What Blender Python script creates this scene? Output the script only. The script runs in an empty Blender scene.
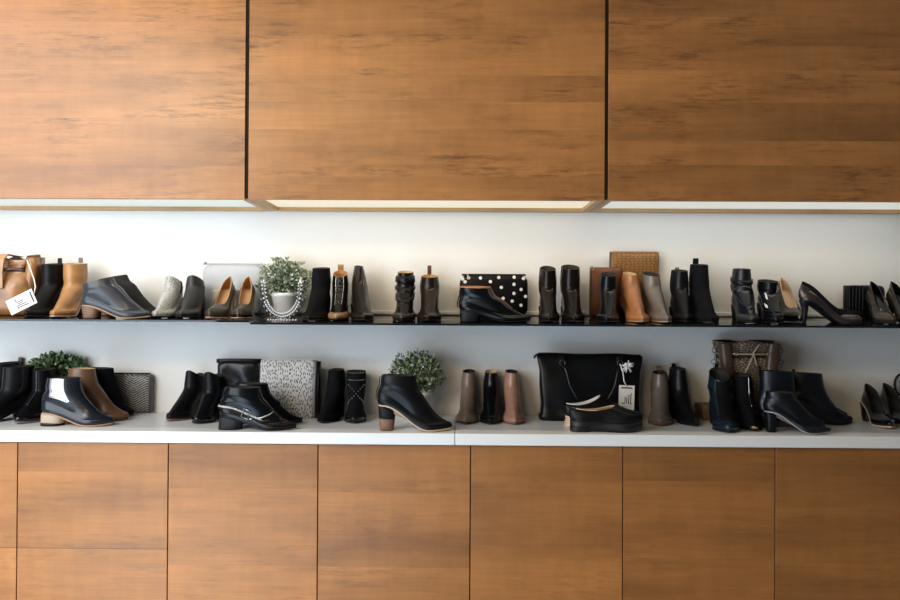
import bpy, math, random
from mathutils import Vector, Matrix, Euler, noise as mnoise
R = math.radians
sc = bpy.context.scene
COL = sc.collection
rnd = random.Random(7)

# ------------------------------------------------------------------ camera
CZ = 1.222
cam_d = bpy.data.cameras.new('camera'); cam_d.sensor_width = 36; cam_d.lens = 28.0
cam_d.clip_start = 0.02
cam = bpy.data.objects.new('camera', cam_d); COL.objects.link(cam)
cam.location = (0, 0, CZ)
YAW, PITCH, ROLL = R(0.6), math.atan(5/700), R(0.32)
RM = Matrix.Rotation(YAW, 3, 'Z') @ Matrix.Rotation(math.pi/2 + PITCH, 3, 'X') @ Matrix.Rotation(ROLL, 3, 'Z')
cam.rotation_euler = RM.to_euler()
sc.camera = cam
def ray(px, py): return RM @ Vector(((px-450)/700, -(py-300)/700, -1))
def at(px, py, Y):                       # the point of the plane y = Y seen at a pixel
    d = ray(px, py); k = Y/d.y
    return Vector((d.x*k, Y, CZ + d.z*k))

# ------------------------------------------------------------------ materials
MC = {}
def nodes(name):
    m = bpy.data.materials.new(name); m.use_nodes = True
    nt = m.node_tree; b = nt.nodes['Principled BSDF']
    return m, nt, b
def N(nt, t, **kw):
    n = nt.nodes.new(t)
    for k, v in kw.items():
        if k in n.inputs: n.inputs[k].default_value = v
        else: setattr(n, k, v)
    return n
def coords(nt, scale=(1,1,1), loc=(0,0,0), kind='Object'):
    tc = N(nt, 'ShaderNodeTexCoord'); mp = N(nt, 'ShaderNodeMapping')
    mp.inputs['Scale'].default_value = scale; mp.inputs['Location'].default_value = loc
    nt.links.new(tc.outputs[kind], mp.inputs['Vector'])
    return mp.outputs['Vector']
def ramp(nt, fac, stops, interp='LINEAR'):
    r = N(nt, 'ShaderNodeValToRGB'); cr = r.color_ramp; cr.interpolation = interp
    while len(cr.elements) < len(stops): cr.elements.new(.5)
    for e, (p, c) in zip(cr.elements, stops):
        e.position = p; e.color = (*c, 1) if len(c) == 3 else c
    nt.links.new(fac, r.inputs['Fac']); return r.outputs['Color']
def mixc(nt, fac, a, b, mode='MIX'):
    n = N(nt, 'ShaderNodeMix', data_type='RGBA', blend_type=mode)
    for s, v in ((n.inputs[0], fac), (n.inputs[6], a), (n.inputs[7], b)):
        if hasattr(v, 'is_linked') or hasattr(v, 'links'): nt.links.new(v, s)
        elif isinstance(v, (int, float)): s.default_value = v
        else: s.default_value = (*v, 1) if len(v) == 3 else v
    return n.outputs[2]
def mul(c, k): return tuple(min(1, x*k) for x in c)
def bump(nt, b, h, strength, dist=.001):
    bp = N(nt, 'ShaderNodeBump'); bp.inputs['Strength'].default_value = strength
    bp.inputs['Distance'].default_value = dist
    nt.links.new(h, bp.inputs['Height']); nt.links.new(bp.outputs['Normal'], b.inputs['Normal'])
def srgb(r, g, b):
    f = lambda c: (c/255/12.92) if c/255 <= .04045 else ((c/255+.055)/1.055)**2.4
    return (f(r), f(g), f(b))

def leather(col, rough=.33, coat=.25, var=.25, sp=.5):
    k = ('leather', col, rough, coat, var, sp)
    if k in MC: return MC[k]
    m, nt, b = nodes('leather'); v = coords(nt)
    n1 = N(nt, 'ShaderNodeTexNoise', Scale=22.0, Detail=4.0)
    nt.links.new(v, n1.inputs['Vector'])
    c = ramp(nt, n1.outputs['Fac'], [(.3, mul(col, 1-var)), (.7, mul(col, 1+var))])
    nt.links.new(c, b.inputs['Base Color'])
    n2 = N(nt, 'ShaderNodeTexVoronoi', Scale=420.0); nt.links.new(v, n2.inputs['Vector'])
    n3 = N(nt, 'ShaderNodeTexNoise', Scale=35.0, Detail=3.0); nt.links.new(v, n3.inputs['Vector'])
    ad = N(nt, 'ShaderNodeMath', operation='MULTIPLY_ADD'); nt.links.new(n3.outputs['Fac'], ad.inputs[0])
    ad.inputs[1].default_value = 3.0; nt.links.new(n2.outputs['Distance'], ad.inputs[2])
    bump(nt, b, ad.outputs[0], .05, .0012)
    b.inputs['Roughness'].default_value = rough
    b.inputs['Specular IOR Level'].default_value = sp
    b.inputs['Coat Weight'].default_value = coat; b.inputs['Coat Roughness'].default_value = .18
    MC[k] = m; return m
def suede(col):
    k = ('suede', col)
    if k in MC: return MC[k]
    m, nt, b = nodes('suede'); v = coords(nt)
    n1 = N(nt, 'ShaderNodeTexNoise', Scale=40.0, Detail=6.0); nt.links.new(v, n1.inputs['Vector'])
    c = ramp(nt, n1.outputs['Fac'], [(.3, mul(col, .75)), (.7, mul(col, 1.3))])
    nt.links.new(c, b.inputs['Base Color']); b.inputs['Roughness'].default_value = .85
    b.inputs['Specular IOR Level'].default_value = .12
    n2 = N(nt, 'ShaderNodeTexNoise', Scale=500.0); nt.links.new(v, n2.inputs['Vector'])
    bump(nt, b, n2.outputs['Fac'], .3); MC[k] = m; return m
def plain(col, rough=.5, metal=0., nm='plain', emit=None, spec=.5, var=.05):
    k = ('plain', col, rough, metal, emit, spec)
    if k in MC: return MC[k]
    m, nt, b = nodes(nm); v = coords(nt)
    n1 = N(nt, 'ShaderNodeTexNoise', Scale=30.0, Detail=3.0); nt.links.new(v, n1.inputs['Vector'])
    c = ramp(nt, n1.outputs['Fac'], [(.3, mul(col, 1-var)), (.7, mul(col, 1+var))])
    nt.links.new(c, b.inputs['Base Color'])
    b.inputs['Roughness'].default_value = rough; b.inputs['Metallic'].default_value = metal
    b.inputs['Specular IOR Level'].default_value = spec
    if emit:
        b.inputs['Emission Color'].default_value = (*emit[0], 1); b.inputs['Emission Strength'].default_value = emit[1]
    MC[k] = m; return m
def stack(col):                                            # stacked-leather heel: thin horizontal layers
    k = ('stack', col)
    if k in MC: return MC[k]
    m, nt, b = nodes('stacked_wood'); v = coords(nt, (8, 8, 330))
    n1 = N(nt, 'ShaderNodeTexNoise', Scale=1.0, Detail=2.0); nt.links.new(v, n1.inputs['Vector'])
    c = ramp(nt, n1.outputs['Fac'], [(.3, mul(col, .6)), (.7, mul(col, 1.2))])
    nt.links.new(c, b.inputs['Base Color']); b.inputs['Roughness'].default_value = .5
    MC[k] = m; return m
def scales(c1, c2, sc_, rough=.45, stretch=(1,1,1), thr=(.25,.45), jitter=1.0, flat=False, edge=False):
    k = ('scales', c1, c2, sc_, stretch)
    if k in MC: return MC[k]
    m, nt, b = nodes('patterned_leather'); v = coords(nt, stretch)
    if flat:
        sx = N(nt, 'ShaderNodeSeparateXYZ'); nt.links.new(v, sx.inputs[0])
        cb = N(nt, 'ShaderNodeCombineXYZ'); nt.links.new(sx.outputs['X'], cb.inputs['X']); nt.links.new(sx.outputs['Z'], cb.inputs['Y'])
        v = cb.outputs[0]
    n1 = N(nt, 'ShaderNodeTexVoronoi', voronoi_dimensions='2D' if flat else '3D', feature='DISTANCE_TO_EDGE' if edge else 'F1', Scale=sc_, Randomness=jitter)
    nt.links.new(v, n1.inputs['Vector'])
    n0 = N(nt, 'ShaderNodeTexNoise', Scale=sc_*.35, Detail=3.0); nt.links.new(v, n0.inputs['Vector'])
    c = ramp(nt, n1.outputs['Distance'], [(thr[0], c1), (thr[1], c2)])
    c = mixc(nt, ramp(nt, n0.outputs['Fac'], [(.35, (.0,.0,.0)), (.75, (.35,.35,.35))]), c, c2)
    nt.links.new(c, b.inputs['Base Color']); b.inputs['Roughness'].default_value = rough
    bump(nt, b, n1.outputs['Distance'], .35 if edge else -.4, .002); MC[k] = m; return m
def chevron():
    k = 'chevron'
    if k in MC: return MC[k]
    m, nt, b = nodes('zigzag_snakeskin'); v = coords(nt)
    sx = N(nt, 'ShaderNodeSeparateXYZ'); nt.links.new(v, sx.inputs[0])
    ab = N(nt, 'ShaderNodeMath', operation='PINGPONG'); nt.links.new(sx.outputs['X'], ab.inputs[0]); ab.inputs[1].default_value = .05
    ma = N(nt, 'ShaderNodeMath', operation='MULTIPLY_ADD'); nt.links.new(ab.outputs[0], ma.inputs[0]); ma.inputs[1].default_value = .55
    nt.links.new(sx.outputs['Z'], ma.inputs[2])
    w = N(nt, 'ShaderNodeMath', operation='MULTIPLY'); nt.links.new(ma.outputs[0], w.inputs[0]); w.inputs[1].default_value = 700.
    s = N(nt, 'ShaderNodeMath', operation='SINE'); nt.links.new(w.outputs[0], s.inputs[0])
    n0 = N(nt, 'ShaderNodeTexNoise', Scale=160.0, Detail=2.0); nt.links.new(v, n0.inputs['Vector'])
    ad = N(nt, 'ShaderNodeMath', operation='MULTIPLY_ADD'); nt.links.new(s.outputs[0], ad.inputs[0]); ad.inputs[1].default_value = .3
    nt.links.new(n0.outputs['Fac'], ad.inputs[2])
    c = ramp(nt, ad.outputs[0], [(.35, (.015,.016,.018)), (.75, (.33,.32,.30))])
    nt.links.new(c, b.inputs['Base Color']); b.inputs['Roughness'].default_value = .5
    MC[k] = m; return m
def wood(seed, tone, h, planks, base=(.45, .190, .052), gloss=.40, marks=.42, seam=None):
    """veneer with horizontal planks: planks = [(z, tone)] from the bottom up"""
    m, nt, b = nodes('wood_veneer')
    sd = (seed*3.7, seed*1.3, seed*5.1)
    def nz(scale, detail=4., rough=.55):
        n = N(nt, 'ShaderNodeTexNoise', Scale=1.0, Detail=detail, Roughness=rough)
        va = N(nt, 'ShaderNodeVectorMath', operation='MULTIPLY_ADD'); nt.links.new(pl, va.inputs[0])
        va.inputs[1].default_value = (47., 0., 31.); nt.links.new(coords(nt, scale, sd), va.inputs[2])
        nt.links.new(va.outputs[0], n.inputs['Vector']); return n.outputs['Fac']
    tc = N(nt, 'ShaderNodeTexCoord'); sx = N(nt, 'ShaderNodeSeparateXYZ'); nt.links.new(tc.outputs['Object'], sx.inputs[0])
    zz = N(nt, 'ShaderNodeMath', operation='DIVIDE'); nt.links.new(sx.outputs['Z'], zz.inputs[0]); zz.inputs[1].default_value = h
    pl = ramp(nt, zz.outputs[0], [(max(0, z/h), (t, t, t)) for z, t in planks], 'CONSTANT')
    c = ramp(nt, nz((1.1, 1.1, 6.), 6., .6), [(.28, mul(base, .62*tone)), (.5, mul(base, tone)), (.72, mul(base, 1.28*tone))])
    g = ramp(nt, nz((4., 4., 110.), 4.), [(.3, (.91,.90,.89)), (.7, (1.06,1.06,1.06))])
    c = mixc(nt, 1.0, c, g, 'MULTIPLY')
    gv = ramp(nt, nz((26., 26., 5.), 3.), [(.3, (.93,.92,.90)), (.7, (1.05,1.05,1.05))])
    c = mixc(nt, 1.0, c, gv, 'MULTIPLY')
    f = ramp(nt, nz((9., 9., 75.), 7., .75), [(.47, (0,0,0)), (.66, (1,1,1))])
    f2 = ramp(nt, nz((2.4, 2.4, 7.), 3.), [(.46, (0,0,0)), (.64, (marks,)*3)])
    f = mixc(nt, 1.0, f, f2, 'MULTIPLY')
    c = mixc(nt, f, c, mul(base, .30*tone))
    c = mixc(nt, 1.0, c, pl, 'MULTIPLY')
    nt.links.new(c, b.inputs['Base Color']); b.inputs['Roughness'].default_value = gloss
    b.inputs['Specular IOR Level'].default_value = .45
    bump(nt, b, nz((5., 5., 190.), 3.), .05, .001)
    return m

# ------------------------------------------------------------------ mesh helpers
def mesh(name, vs, fs, mat=None, parent=None, smooth=False, loc=None):
    me = bpy.data.meshes.new(name); me.from_pydata([tuple(v) for v in vs], [], fs); me.update()
    import bmesh
    bm = bmesh.new(); bm.from_mesh(me); bmesh.ops.recalc_face_normals(bm, faces=bm.faces)
    bm.to_mesh(me); bm.free()
    if smooth:
        for p in me.polygons: p.use_smooth = True
    o = bpy.data.objects.new(name, me); COL.objects.link(o)
    if mat: me.materials.append(mat)
    if parent: o.parent = parent
    if loc is not None: o.location = loc
    return o
class MB:
    def __init__(s): s.v = []; s.f = []
    def add(s, vs, fs):
        k = len(s.v); s.v += [Vector(v) for v in vs]; s.f += [tuple(i+k for i in f) for f in fs]; return s
    def box(s, a, b, M=None, bev=0):
        x0,y0,z0 = a; x1,y1,z1 = b
        if bev:
            r = bev; vs = []; fs = []
            o = [(x0+r,z0),(x1-r,z0),(x1,z0+r),(x1,z1-r),(x1-r,z1),(x0+r,z1),(x0,z1-r),(x0,z0+r)]
            i_ = [(min(max(x,x0+r),x1-r), min(max(z,z0+r),z1-r)) for x,z in o]
            L = [(i_, y0), (o, y0+r), (o, y1-r), (i_, y1)]
            for pts, y in L: vs += [(x,y,z) for x,z in pts]
            for k in range(3):
                for j in range(8): fs.append((k*8+j, k*8+(j+1)%8, k*8+8+(j+1)%8, k*8+8+j))
            fs += [tuple(range(7,-1,-1)), tuple(range(24,32))]
        else:
            vs = [(x0,y0,z0),(x1,y0,z0),(x1,y1,z0),(x0,y1,z0),(x0,y0,z1),(x1,y0,z1),(x1,y1,z1),(x0,y1,z1)]
            fs = [(0,3,2,1),(4,5,6,7),(0,1,5,4),(1,2,6,5),(2,3,7,6),(3,0,4,7)]
        if M: vs = [M @ Vector(v) for v in vs]
        return s.add(vs, fs)
    def tube(s, pts, r, n=8, closed=False):
        pts = [Vector(p) for p in pts]; K = len(pts); vs = []; fs = []
        up = Vector((.13,.27,.95))
        for i, p in enumerate(pts):
            a = pts[(i-1) % K] if closed else pts[max(i-1,0)]; c = pts[(i+1) % K] if closed else pts[min(i+1,K-1)]
            d = (c-a).normalized(); x = d.cross(up)
            if x.length < .05: x = d.cross(Vector((1,0,0)))
            x.normalize(); y = d.cross(x)
            rr = r(i/(K-1)) if callable(r) else r
            for j in range(n):
                t = 2*math.pi*j/n; vs.append(p + x*math.cos(t)*rr + y*math.sin(t)*rr)
        for i in range(K if closed else K-1):
            for j in range(n):
                i2 = (i+1) % K
                fs.append((i*n+j, i*n+(j+1)%n, i2*n+(j+1)%n, i2*n+j))
        if not closed: fs += [tuple(range(n)), tuple(range((K-1)*n, K*n))]
        return s.add(vs, fs)
    def loft(s, rings, cap0=True, cap1=True):
        n = len(rings[0]); vs = [v for r in rings for v in r]; fs = []
        for k in range(len(rings)-1):
            for j in range(n): fs.append((k*n+j, k*n+(j+1)%n, (k+1)*n+(j+1)%n, (k+1)*n+j))
        if cap0: fs.append(tuple(range(n-1,-1,-1)))
        if cap1: fs.append(tuple(range((len(rings)-1)*n, len(rings)*n)))
        return s.add(vs, fs)
    def lathe(s, prof, n=28, c=(0,0,0)):
        return s.loft([[(c[0]+r*math.cos(2*math.pi*j/n), c[1]+r*math.sin(2*math.pi*j/n), c[2]+z) for j in range(n)] for r, z in prof])
    def ball(s, c, r, n=8):
        c = Vector(c); rings = []
        for k in range(1, n//2+2):
            a = math.pi*k/(n//2+2)
            rings.append([c + Vector((r*math.sin(a)*math.cos(2*math.pi*j/n), r*math.sin(a)*math.sin(2*math.pi*j/n), -r*math.cos(a))) for j in range(n)])
        return s.loft(rings)
    def build(s, name, mat, parent=None, smooth=False, loc=None): return mesh(name, s.v, s.f, mat, parent, smooth, loc)
def rrect(w, d, z, n=32, e=5., cx=0, cy=0):
    out = []
    for j in range(n):
        t = 2*math.pi*(j+.5)/n; c, s_ = math.cos(t), math.sin(t)
        out.append(Vector((cx + w/2*math.copysign(abs(c)**(2/e), c), cy + d/2*math.copysign(abs(s_)**(2/e), s_), z)))
    return out
def tag(o, label, cat, group=None, kind=None):
    if label: o['label'] = label
    if cat: o['category'] = cat
    if group: o['group'] = group
    if kind: o['kind'] = kind
    return o
def thing(name, label, cat, group=None, loc=(0,0,0), rot=None):
    o = bpy.data.objects.new(name, None); COL.objects.link(o); o.empty_display_size = .05
    o.location = loc
    if rot is not None: o.rotation_euler = rot
    return tag(o, label, cat, group)
def struct(o): o['kind'] = 'structure'; return o

# ------------------------------------------------------------------ the setting
WY = 2.70
XL, XR = -2.75, 2.75
m_wall = plain((.765,.755,.735), .7, nm='wall_paint', spec=.2, var=.008)
struct(MB().box((XL, WY, 0), (XR, WY+.1, 3.0)).build('wall_back', m_wall))
m_floor = plain((.55,.54,.52), .45, nm='pale_floor_tile', var=.02)
struct(MB().box((XL, -3.6, -.06), (XR, WY, 0)).build('floor', m_floor))

# surfaces things stand on
CT = .80
class Surf:
    def __init__(s, z0, slope): s.z0, s.slope = z0, slope      # z at the wall, slope upward towards the wall
    def z(s, y): return s.z0 + (y-WY)*s.slope
    def rot(s, ang): return (Matrix.Rotation(math.atan(s.slope), 3, 'X') @ Matrix.Rotation(R(ang), 3, 'Z')).to_euler()
SF = 2.39
def glass_surf(px, yf, yb):
    f = at(px, yf, SF).z; b = at(px, yb, WY).z
    return Surf(b, (b-f)/(WY-SF))
GL = glass_surf(100, 319.6, 312.6); GR = glass_surf(450, 323.7, 315.2)
CN = Surf(CT, 0)
m_glass = plain((.008,.010,.012), .04, nm='smoked_glass', spec=.38)
m_strip = plain((.82,.82,.80), .35, nm='white_metal')
xs = at(249.5, 323, SF).x
for S_, x0, x1, lb in ((GL, XL, xs-.0015, 'left sheet of the dark glass shelf, below the tan bag and olive pumps'),
                       (GR, xs+.0015, XR, 'long right sheet of dark glossy glass shelf on the white wall')):
    th = .0065
    o = MB()
    vs = []
    for x in (x0, x1):
        for y in (SF, WY-.001):
            vs += [(x, y, S_.z(y)-th), (x, y, S_.z(y))]
    o.add(vs, [(0,2,3,1),(4,5,7,6),(0,1,5,4),(2,6,7,3),(1,3,7,5),(0,4,6,2)])
    g = o.build('glass_shelf', m_glass)
    tag(g, lb, 'shelf', 'glass shelf sheets')
# white channel along the wall above the glass
zc = GR.z(WY)
struct(MB().box((xs+.002, WY-.008, zc+.002), (XR, WY, zc+.0165), bev=.002).build('trim_1', m_strip))
zc = GL.z(WY)
struct(MB().box((XL, WY-.008, zc+.002), (xs-.002, WY, zc+.0165), bev=.002).build('trim_2', m_strip))

# counter in two slabs
m_counter = plain((.77,.76,.745), .32, nm='white_laminate', var=.006)
CF = 2.30
xj = at(455, 435, CF).x
for x0, x1, lb in ((XL, xj-.001, 'white laminate counter slab left of the joint beside the taupe bootie'),
                   (xj+.001, XR, 'white laminate counter slab right of the joint beside the taupe bootie')):
    tag(MB().box((x0, CF, CT-.038), (x1, WY-.001, CT), bev=.0015).build('counter', m_counter), lb, 'counter', 'counter slabs')

# lower cabinets
m_gap = plain((.02,.013,.008), .8, nm='dark_recess', spec=.1)
LF = 2.318
edges = [-285, -134, 17.2, 167.9, 317.7, 470.3, 622.8, 775.2, 928, 1081, 1190]
pl_y = [(476,552),(476,552),(475,552.5),(491,568),(493,569),(482,558),(480,557),(505,560),(480,555),(480,555)]
tones = [1.,1.04,.98,1.03,.95,1.,.93,.91,.95,.95]
wl = ['', 'far', 'pale wooden base cabinet with horizontal seam, second from the left', 'light brown wooden base cabinet below the harness boot and dotted bag',
      'brown wooden base cabinet below the big heeled boot', 'brown wooden base cabinet below the taupe and rose booties and tote',
      'dark brown wooden base cabinet below the snakeskin bag', 'dark wooden base cabinet at the far right, below the black pumps']
lab = ['pale wooden base cabinet beyond the left edge of the photo', 'pale wooden base cabinet cut by the left edge, only a sliver shows',
       'pale wooden base cabinet with thin horizontal seam below the silver-gored boot',
       'light brown wooden base cabinet below the silver-harness boot and dotted bag',
       'mid brown wooden base cabinet below the big heeled black boot',
       'brown wooden base cabinet below the rose bootie and left of the tote middle',
       'dark brown wooden base cabinet below the taupe boot and snakeskin bag',
       'darkest wooden base cabinet below the black pumps at the right',
       'dark wooden base cabinet beyond the right edge of the photo', 'dark wooden base cabinet farthest right']
for i in range(0, 9):
    xa = at(edges[i], 500, LF).x; xb = at(edges[i+1], 500, LF).x
    cx = (xa+xb)/2; w = xb-xa
    t = thing('base_cabinet', lab[i], 'cabinet', 'wooden base cabinets under the counter', (cx, LF, 0))
    z0, z1 = .09, CT-.0425
    MB().box((-w/2+.0004, .02, z0), (w/2-.0004, WY-LF-.002, CT-.0395)).build('carcass', m_gap, t)
    MB().box((-w/2+.0004, .06, 0), (w/2-.0004, WY-LF-.002, z0)).build('plinth', m_gap, t)
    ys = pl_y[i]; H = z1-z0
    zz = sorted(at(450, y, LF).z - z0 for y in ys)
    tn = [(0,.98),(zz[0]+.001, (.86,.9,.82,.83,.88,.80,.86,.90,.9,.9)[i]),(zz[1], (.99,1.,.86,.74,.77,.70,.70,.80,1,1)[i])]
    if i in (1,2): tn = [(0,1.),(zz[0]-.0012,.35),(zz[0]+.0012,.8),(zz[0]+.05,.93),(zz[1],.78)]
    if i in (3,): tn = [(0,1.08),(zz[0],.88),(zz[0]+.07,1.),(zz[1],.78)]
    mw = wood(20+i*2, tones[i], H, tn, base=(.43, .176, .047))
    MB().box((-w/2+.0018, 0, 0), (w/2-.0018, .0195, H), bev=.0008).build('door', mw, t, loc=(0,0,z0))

# wall cabinets with light boxes below
UF = 2.365
zb = at(425, 199.8, UF).z
ue = [(-475,-118),(-115.,244.6),(248.1,604.6),(608.3,967),(970, 1330)]
ulab = ['wooden wall cabinet beyond the left edge of the photo', 'pale sheened wooden wall cabinet at the upper left', 'middle wooden wall cabinet between the two dark gaps, warm light below',
        'dark brown wooden wall cabinet at the upper right', 'wooden wall cabinet beyond the right edge of the photo']
ecol = [((.80,.88,.80), .75), ((.80,.88,.80), .75), ((1.,.88,.64), .80), ((.86,.88,.79), .72), ((.86,.88,.79), .72)]
m_edge = wood(3, 1., 1., [(0,1.)], base=(.50,.30,.13), gloss=.5)
D = WY-UF
for i in (0,1,2,3,4):
    xa, xb = at(ue[i][0], 190, UF).x, at(ue[i][1], 190, UF).x
    cx = (xa+xb)/2; w = xb-xa; hh_ = 1.0
    t = thing('wall_cabinet', ulab[i], 'cabinet', 'wooden wall cabinets', (cx, UF, zb))
    pls = [[(0,1.),(.11,.95),(.27,1.04),(.43,.97),(.6,1.0),(.75,.95)], [(0,.97),(.075,.9),(.16,1.0),(.235,1.07),(.33,.93),(.42,1.02),(.56,.9),(.7,1)],
           [(0,.95),(.12,1.02),(.2,.9),(.33,1.05),(.44,.88),(.52,1.0),(.62,.82),(.8,.9)]][min(max(i-1,0),2)]
    MB().box((-w/2, 0, .0), (w/2, .02, hh_), bev=.001).build('door', wood(i*4+1, (1.,1.,.94,.90,.93)[i], hh_, pls, base=(.40,.166,.050), gloss=.34, marks=.95), t)
    g = .0048
    sl = -w/2-g; sr = w/2+g                        # side panels meet the neighbours' behind the gap
    MB().box((-w/2-g, .021, .004), (-w/2+.021, D-.001, hh_)).build('side_panel', m_edge, t)
    MB().box((w/2-.021, .021, .004), (w/2+g, D-.001, hh_)).build('side_panel', m_edge, t)
    MB().box((-w/2+.0215, D-.022, .003), (w/2-.0215, D-.004, .022)).build('back_rail', m_edge, t)
    MB().box((-w/2+.0215, .021, .05), (w/2-.0215, D-.001, hh_)).build('carcass', m_gap, t)
    # the gap between doors shows a black strip
    MB().box((w/2+.0002, .004, .006), (w/2+2*g+.0002, .0205, hh_)).build('gap_strip', m_gap, t)
    e = MB().box((-w/2+.0215, .021, .017), (w/2-.0215, D-.0225, .024)).build('light_diffuser', plain((.25,.25,.25), .5, emit=ecol[i], nm='lit_diffuser'), t)
    e['label'] = 'lit frosted light panel'


# ------------------------------------------------------------------ shoes
def crom(K, t):                           # Catmull-Rom through key rings
    n = len(K)-1; f = min(max(t, 0), 1)*n; i = min(int(f), n-1); f -= i
    p0, p1, p2, p3 = K[max(i-1,0)], K[i], K[i+1], K[min(i+2,n)]
    out = []
    for a, b, c, d in zip(p0, p1, p2, p3):
        m1 = (c-a)/2; m2 = (d-b)/2
        if (b-a)*(c-b) <= 0: m1 = 0
        if (c-b)*(d-c) <= 0: m2 = 0
        out.append((2*f**3-3*f*f+1)*b + (f**3-2*f*f+f)*m1 + (-2*f**3+3*f*f)*c + (f**3-f*f)*m2)
    return out
BASEP = [(0,.66),(.15,.70),(.4,.70),(.55,.84),(.70,1.),(.82,.95),(1.,.72)]
def basew(s):
    s = min(max(s, 0), 1)
    for k in range(len(BASEP)-1):
        (a, x), (b, y) = BASEP[k], BASEP[k+1]
        if s <= b:
            p = BASEP[max(k-1, 0)]; n = BASEP[min(k+2, len(BASEP)-1)]; h = b-a; f = (s-a)/h
            m1 = (y-p[1])/(b-p[0])*h; m2 = (n[1]-x)/(n[0]-a)*h
            return (2*f**3-3*f*f+1)*x+(f**3-2*f*f+f)*m1+(-2*f**3+3*f*f)*y+(f**3-f*f)*m2
    return BASEP[-1][1]

def smooth(f): f = min(max(f, 0), 1); return f*f*(3-2*f)

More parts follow.
